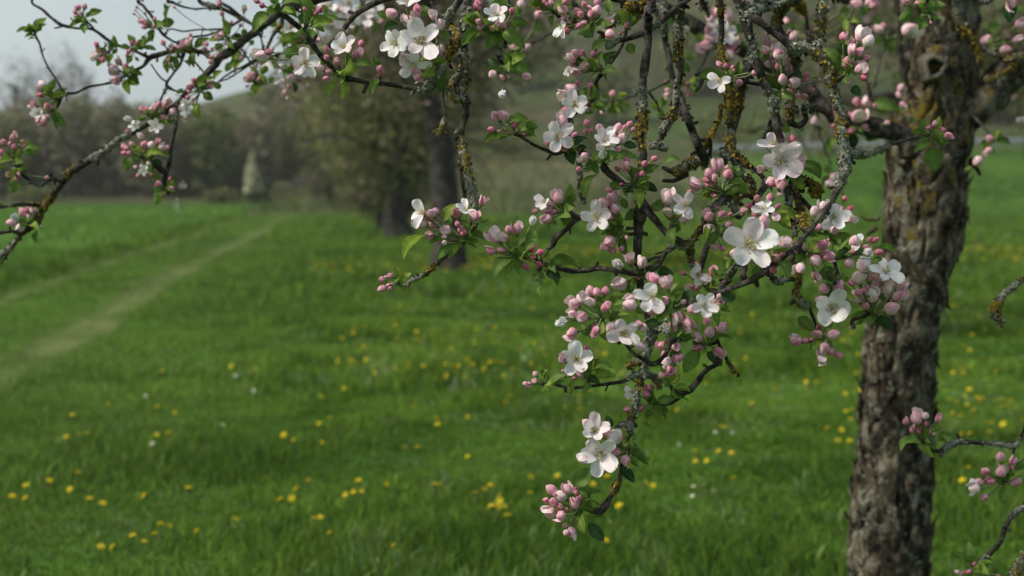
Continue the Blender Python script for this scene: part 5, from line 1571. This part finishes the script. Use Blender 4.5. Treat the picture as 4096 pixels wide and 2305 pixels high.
# blurred sprays of the same tree farther back, at the top and by the trunk
FARC = [
 (3.2, "B|560,110|f 520,20,60,0,0;f 600,90,56,.2,.2;f 500,120,60,-.2,0;f 420,30,60,.1,.3;f 660,40,50,0,.2;b 470,45,22,.5;b 555,160,22,.4;b 620,150,24,.6;b 700,110,22,.5;b 440,110,20,.4;l 560,60,600,30,40;l 480,80,440,60,40;l 640,120,680,160,40"),
 (3.1, "B|330,60|f 345,95,60,.1,-.1;f 260,20,56,0,.2;f 200,170,66,-.1,0;b 380,120,22,.4;b 350,210,22,.4;b 225,130,20,.3;l 300,90,260,130,50;l 360,60,420,40,50"),
 (3.1, "B|150,300|f 160,330,60,0,0;f 60,330,56,.1,0;b 210,290,22,.4;b 245,370,20,.5;b 20,300,22,.3;b 190,490,22,.6;b 210,460,18,.5;l 120,320,80,290,50;l 200,360,230,400,50;l 40,400,90,440,50"),
 (3.3, "E|175,150|b 230,42,40,.5;b 370,32,44,.4;b 165,165,24,.5;l 260,90,330,60,60;l 180,60,110,100,60;b 325,20,30,.6"),
 (3.4, "E|440,280|b 400,212,40,.8;b 430,190,26,.4;l 420,150,360,170,70;b 620,220,60,.85;l 560,270,520,340,60;l 470,300,440,260,50"),
 (3.5, "E|590,610|b 562,640,40,.7;b 545,690,34,.5;l 560,770,540,800,60;b 570,760,26,.6"),
 (3.2, "E|1180,330|b 1170,292,50,.6;b 1320,362,38,.4;b 1400,292,30,.4;l 1200,220,1280,180,90;l 1250,300,1320,330,70;b 1430,175,44,.5;l 1400,80,1450,60,60"),
 (3.3, "E|1230,1020|b 1200,1005,36,.5;b 1195,1095,30,.6;b 1120,1170,40,.55;l 1230,1000,1300,980,60;l 1040,1210,1060,1250,60;b 1420,870,26,.6;l 1180,1060,1240,1120,50"),
 (3.3, "D|960,300|b 955,262,44,.6;b 1340,160,22,.3;b 1390,30,36,.5;l 980,200,900,190,60;l 1010,180,1060,150,60;b 900,155,30,.5"),
 (3.3, "D|1100,900|b 1100,880,36,.6;l 1130,860,1080,900,50;l 870,900,920,960,80;l 990,940,1030,920,50"),
 (3.2, "D|190,600|b 172,650,22,.1;b 180,608,18,.2;b 212,632,18,.3;b 222,682,16,.2;b 185,695,16,.1;b 140,600,14,.3;l 100,620,20,615,50;b 30,690,24,.6;b 35,655,20,.6"),
 (3.0, "C|900,740|b 825,740,36,.5;b 910,680,34,.55;b 840,810,28,.7;l 900,740,980,760,70;l 870,770,990,800,60;ly 940,700,1010,680,50;l 880,690,830,720,50"),
 (3.0, "C|1240,800|l 1210,780,1270,760,76;l 1230,810,1290,830,60;ly 1240,770,1180,750,50;b 1290,600,18,.2"),
 (3.0, "C|220,370|b 285,345,36,.6;b 190,340,30,.5;l 200,370,260,360,60;l 210,400,240,470,60;b 250,30,40,.7;b 370,110,44,.6;l 380,150,360,230,60"),
 (3.1, "D|1250,1330|b 1240,1290,36,.7;b 1215,1340,30,.7;l 1180,1200,1230,1260,60;b 850,1410,20,.5"),
 (3.1, "E|60,1260|b 75,1285,34,.75;b 45,1330,30,.7"),
 (3.0, "D|150,440|l 130,470,210,490,50;l 160,420,220,400,60;l 60,120,30,180,60;b 175,215,26,.7;l 170,30,120,60,60;l 240,260,300,280,60"),
]
for d_, sp in FARC:
    fr_, b_s, it_ = sp.split('|')
    x0, y0, s_ = FR[fr_]
    bx, by = [float(v) for v in b_s.split(',')]
    cx, cy = x0 + bx * s_, y0 + by * s_
    # a thin twig grows to it from the nearest branch at about its own distance
    A = np.array(SAMP)
    ok = np.abs(A[:, 2] - d_) < 0.45
    dist = np.hypot(A[:, 0] - cx, A[:, 1] - cy) + 1e6 * ~ok + 200 * (A[:, 1] > cy)
    q = A[int(np.argmin(dist))]
    mx_, my_ = (q[0] + cx) / 2 + 14, (q[1] + cy) / 2 + 10
    branch(f"W{q[0] / 1.59:.1f},{q[1] / 1.59:.1f},3.4@{q[2]:.2f} W{mx_ / 1.59:.1f},{my_ / 1.59:.1f},3@{(q[2] + d_) / 2:.2f} W{cx / 1.59:.1f},{cy / 1.59:.1f},2.6", d_, "branch", False, False, snap=False)
    cluster(sp, 0.0, d_)

# ------------------------------------------------------------------ dandelions and daisies in the grass
def dandelion_mesh(seed, open_=1.0):
    r = np.random.default_rng(seed)
    mb = MB()
    tube(mb, [(0, 0, -.10), (.002, .001, -.05), (0, 0, 0)], [.0022, .002, .0024], 6, (0.12, 0.17, 0.05))
    tube(mb, [(0, 0, -.010), (0, 0, -.004), (0, 0, .003)], [.003, .0085, .0095], 9, (0.07, 0.13, 0.03))
    for tier, (n, el, L) in enumerate(((20, .12, .019), (20, .42, .018), (16, .78, .015), (10, 1.15, .011))):
        for k in range(n):
            a = 2 * math.pi * (k + .5 * tier) / n + r.normal() * .05
            e = el + r.normal() * .08
            d = np.array((math.cos(a) * math.cos(e), math.sin(a) * math.cos(e), math.sin(e)))
            s = np.array((-math.sin(a), math.cos(a), 0)) * .0019
            o = np.array((0, 0, .003))
            c = np.array((0.86, 0.73, 0.05)) * (.85 + .25 * r.random()) if tier < 2 else np.array((0.84, 0.67, 0.03)) * (.85 + .25 * r.random())
            mb.add([o - s * .6, o + s * .6, o + d * L * .6 + s, o + d * L + s * .5, o + d * L - s * .5, o + d * L * .6 - s], [(0, 1, 2, 5), (5, 2, 3, 4)], c)
    return mb.mesh("dandelion", [M_DAND], False)


def daisy_mesh(seed):
    r = np.random.default_rng(seed)
    mb = MB()
    tube(mb, [(0, 0, -.08), (0, 0, 0)], [.0012, .0014], 5, (0.12, 0.17, 0.05))
    for k in range(18):
        a = 2 * math.pi * k / 18
        d = np.array((math.cos(a), math.sin(a), .15 + r.normal() * .1))
        s = np.array((-math.sin(a), math.cos(a), 0)) * .0018
        mb.add([d * .003 - s * .5, d * .003 + s * .5, d * .008 + s, d * .012, d * .008 - s], [(0, 1, 2, 4), (4, 2, 3)], (0.80, 0.79, 0.76))
    tube(mb, [(0, 0, 0), (0, 0, .0035)], [.004, .0025], 8, (0.70, 0.47, 0.03))
    return mb.mesh("daisy", [M_DAND], False)


DM = [dandelion_mesh(s) for s in (1, 2, 3)]
YM = [daisy_mesh(s) for s in (1, 2)]
DL = {
 'P': "420,522 385,652 458,638 505,630 910,477 1005,507 903,637 975,630 630,460 448,858 283,902 405,952 517,1010 590,1035 838,990 1085,948 1335,240 1472,260 925,1158 975,1165 892,1213 830,1255 768,1222 657,1288 580,1285 1355,1127 1140,1195 150,930 150,1005 70,995 935,270",
 'Q': "650,130 778,25 850,80 902,118 762,237 720,280 508,213 560,212 545,370 412,422 462,540 398,575 197,637 255,670 415,682 340,902 272,950 240,1002 180,1012 627,903 642,965 597,968 553,982 785,920 1065,925 1092,927 1300,972 1385,932 1350,952 1440,990 1440,1018 1395,1053 1430,1055 1465,1052 1485,1107 405,1113 370,1120 463,1207 832,1278 968,710 890,710 1257,763 1075,542 1083,577 937,480 1240,313 1135,300 1130,285 1065,310 1160,62 1398,102 1300,107 1360,48 1255,205 1285,232 1130,232 1165,240 1385,218 1410,212 1435,208 1510,258 1465,297 1500,415 1480,450 1255,538 1540,55 1555,143 920,225 1185,275 1000,240",
 'I': "135,115 215,200 415,455 420,500 435,545 335,535 495,420 705,318 1250,380 1065,548 1350,662 1380,664 1175,822 1330,818 1180,882 1255,880 1410,830 115,983 110,1090 515,1028 605,982 620,985 688,1170 595,1395 855,1025 905,1040 1425,993 290,975 590,145 540,165 120,250",
 'K': "25,385 125,395 185,475 100,475 150,130 160,260 200,250 190,320 910,175 1020,150 1110,160 1150,163 930,270 1090,250 1040,210 960,195 1300,350 1050,670 1005,760 1265,180 1300,172 1350,180 1330,220 1390,232 810,240 1050,100 1440,320",
 'J': "250,1120 150,1410 940,1255 1030,1215 1010,1260 1020,1425 930,770 1130,850 1340,500 140,1015 960,770 1060,1090",
}
AREAS = [(620, "by the left edge of the picture"), (1250, "in the grass below the wheel tracks"), (2000, "in open grass left of the hanging twigs"),
         (2420, "under the left tips of the hanging twigs"), (2950, "right of the lowest hanging twig"), (3560, "just left of the leaning trunk"), (9999, "right of the leaning trunk")]
spots = []
for f, s in DL.items():
    x0, y0, sc = FR[f]
    for q in s.split():
        a, c = [float(v) for v in q.split(',')]
        spots.append((x0 + a * sc, y0 + c * sc))
spots.sort(key=lambda p: -p[1])
rr_ = np.random.default_rng(55)


def plant(me, name, x, y, zf, scale, label, cat, group):
    P = on_ground(x, y, zf)
    for _ in range(3):
        P = on_ground(x, y, float(height(P[0], P[1])) + zf)
    o = bpy.data.objects.new(name, me)
    link(o, None, P)
    o.rotation_euler = (0.45 * rr_.normal() + .15, 0.35 * rr_.normal(), 6.28 * rr_.random())
    o.scale = (scale,) * 3
    tag(o, label, cat, group)
    return o


for i, (x, y) in enumerate(spots):
    ar = next(a for lim, a in AREAS if x < lim)
    plant(DM[i % 3], "dandelion", x, y, 0.105, 0.60 + .3 * rr_.random(), f"{nth(kc, 'd' + ar)} nearest yellow dandelion {ar}", "dandelion", "dandelions in the grass")
PATCH = [(46, 1350, 2450, 1300, 1500, "small yellow dandelion in the dense patch left of the hanging twigs"),
         (14, 1500, 2450, 1080, 1300, "faint yellow dandelion scattered between the mid tree and the dense patch"),
         (22, 2900, 3500, 1040, 1650, "small yellow dandelion in the shaded grass left of the leaning trunk"),
         (20, 3820, 4096, 1080, 1750, "small dandelion in mid grass right of the leaning trunk")]
for n_, xa, xb, ya, yb, lab in PATCH:
    for _ in range(n_):
        plant(DM[_ % 3], "dandelion", xa + (xb - xa) * rr_.random(), ya + (yb - ya) * rr_.random(), 0.09, 0.85, lab, "dandelion", lab.replace("dandelion", "dandelions", 1))
# the far yellow band: hundreds of tiny heads that read as one drift of colour
mb = MB()
for xa, xb, ya, yb, n_ in ((1900, 3000, 985, 1070, 300), (3830, 4300, 975, 1040, 110), (1250, 1900, 1030, 1090, 90)):
    for _ in range(n_):
        P = on_ground(xa + (xb - xa) * rr_.random(), ya + (yb - ya) * rr_.random(), 0.1)
        s = 0.020 + .006 * rr_.random()
        ring = [P + np.array((math.cos(k) * s, math.sin(k) * s, 0)) for k in np.linspace(0, 6.28, 8)[:-1]]
        mb.add(ring + [P + np.array((0, 0, .012)), P - np.array((0, 0, .012))], [(k, (k + 1) % 7, 7) for k in range(7)] + [((k + 1) % 7, k, 8) for k in range(7)], (0.82, 0.68, 0.04))
        w = np.array((.002, 0, 0))
        mb.add([P - w, P + w, P + w - np.array((0, 0, .1)), P - w - np.array((0, 0, .1))], [(0, 1, 2, 3)], (0.12, 0.17, 0.05))
tag(mb.build("dandelion_drift", [M_DAND]), "drift of far dandelions, a yellow band across the grass behind the twigs", "dandelions", kind="stuff")
DY = {'P': "1020,205 1360,293 1465,380 840,410 1287,577 880,685", 'I': "318,798 1300,625 1305,692 1415,695 1072,770 1165,1040 1232,1030 1297,1068 1240,1070 1160,1103 630,1270"}
ds = []
for f, s in DY.items():
    x0, y0, sc = FR[f]
    for q in s.split():
        a, c = [float(v) for v in q.split(',')]
        ds.append((x0 + a * sc, y0 + c * sc))
ds.sort(key=lambda p: -p[1])
for i, (x, y) in enumerate(ds):
    ar = next(a for lim, a in AREAS if x < lim)
    plant(YM[i % 2], "daisy", x, y, 0.08, 0.9, f"{nth(kc, 'y' + ar)} nearest small white daisy {ar}", "daisy", "white daisies in the grass")

# ------------------------------------------------------------------ the damp air over the valley
mb = MB()
bx = [(x, y, z) for z in (-2.5, 130) for y in (-30, 1600) for x in (-720, 720)]
mb.add(bx, [(0, 2, 3, 1), (4, 5, 7, 6), (0, 1, 5, 4), (2, 6, 7, 3), (0, 4, 6, 2), (1, 3, 7, 5)])
m = bpy.data.materials.new("haze")
m.use_nodes = True
m.node_tree.nodes.remove(m.node_tree.nodes["Principled BSDF"])
pv = m.node_tree.nodes.new("ShaderNodeVolumePrincipled")
pv.inputs["Density"].default_value = 0.00042
pv.inputs["Color"].default_value = (0.93, 0.95, 0.93, 1)
pv.inputs["Anisotropy"].default_value = 0.2
m.node_tree.links.new(pv.outputs["Volume"], m.node_tree.nodes["Material Output"].inputs["Volume"])
tag(mb.build("haze", [m], smooth=False), kind="stuff", label="thin pale haze over the far field and hill", cat="haze")
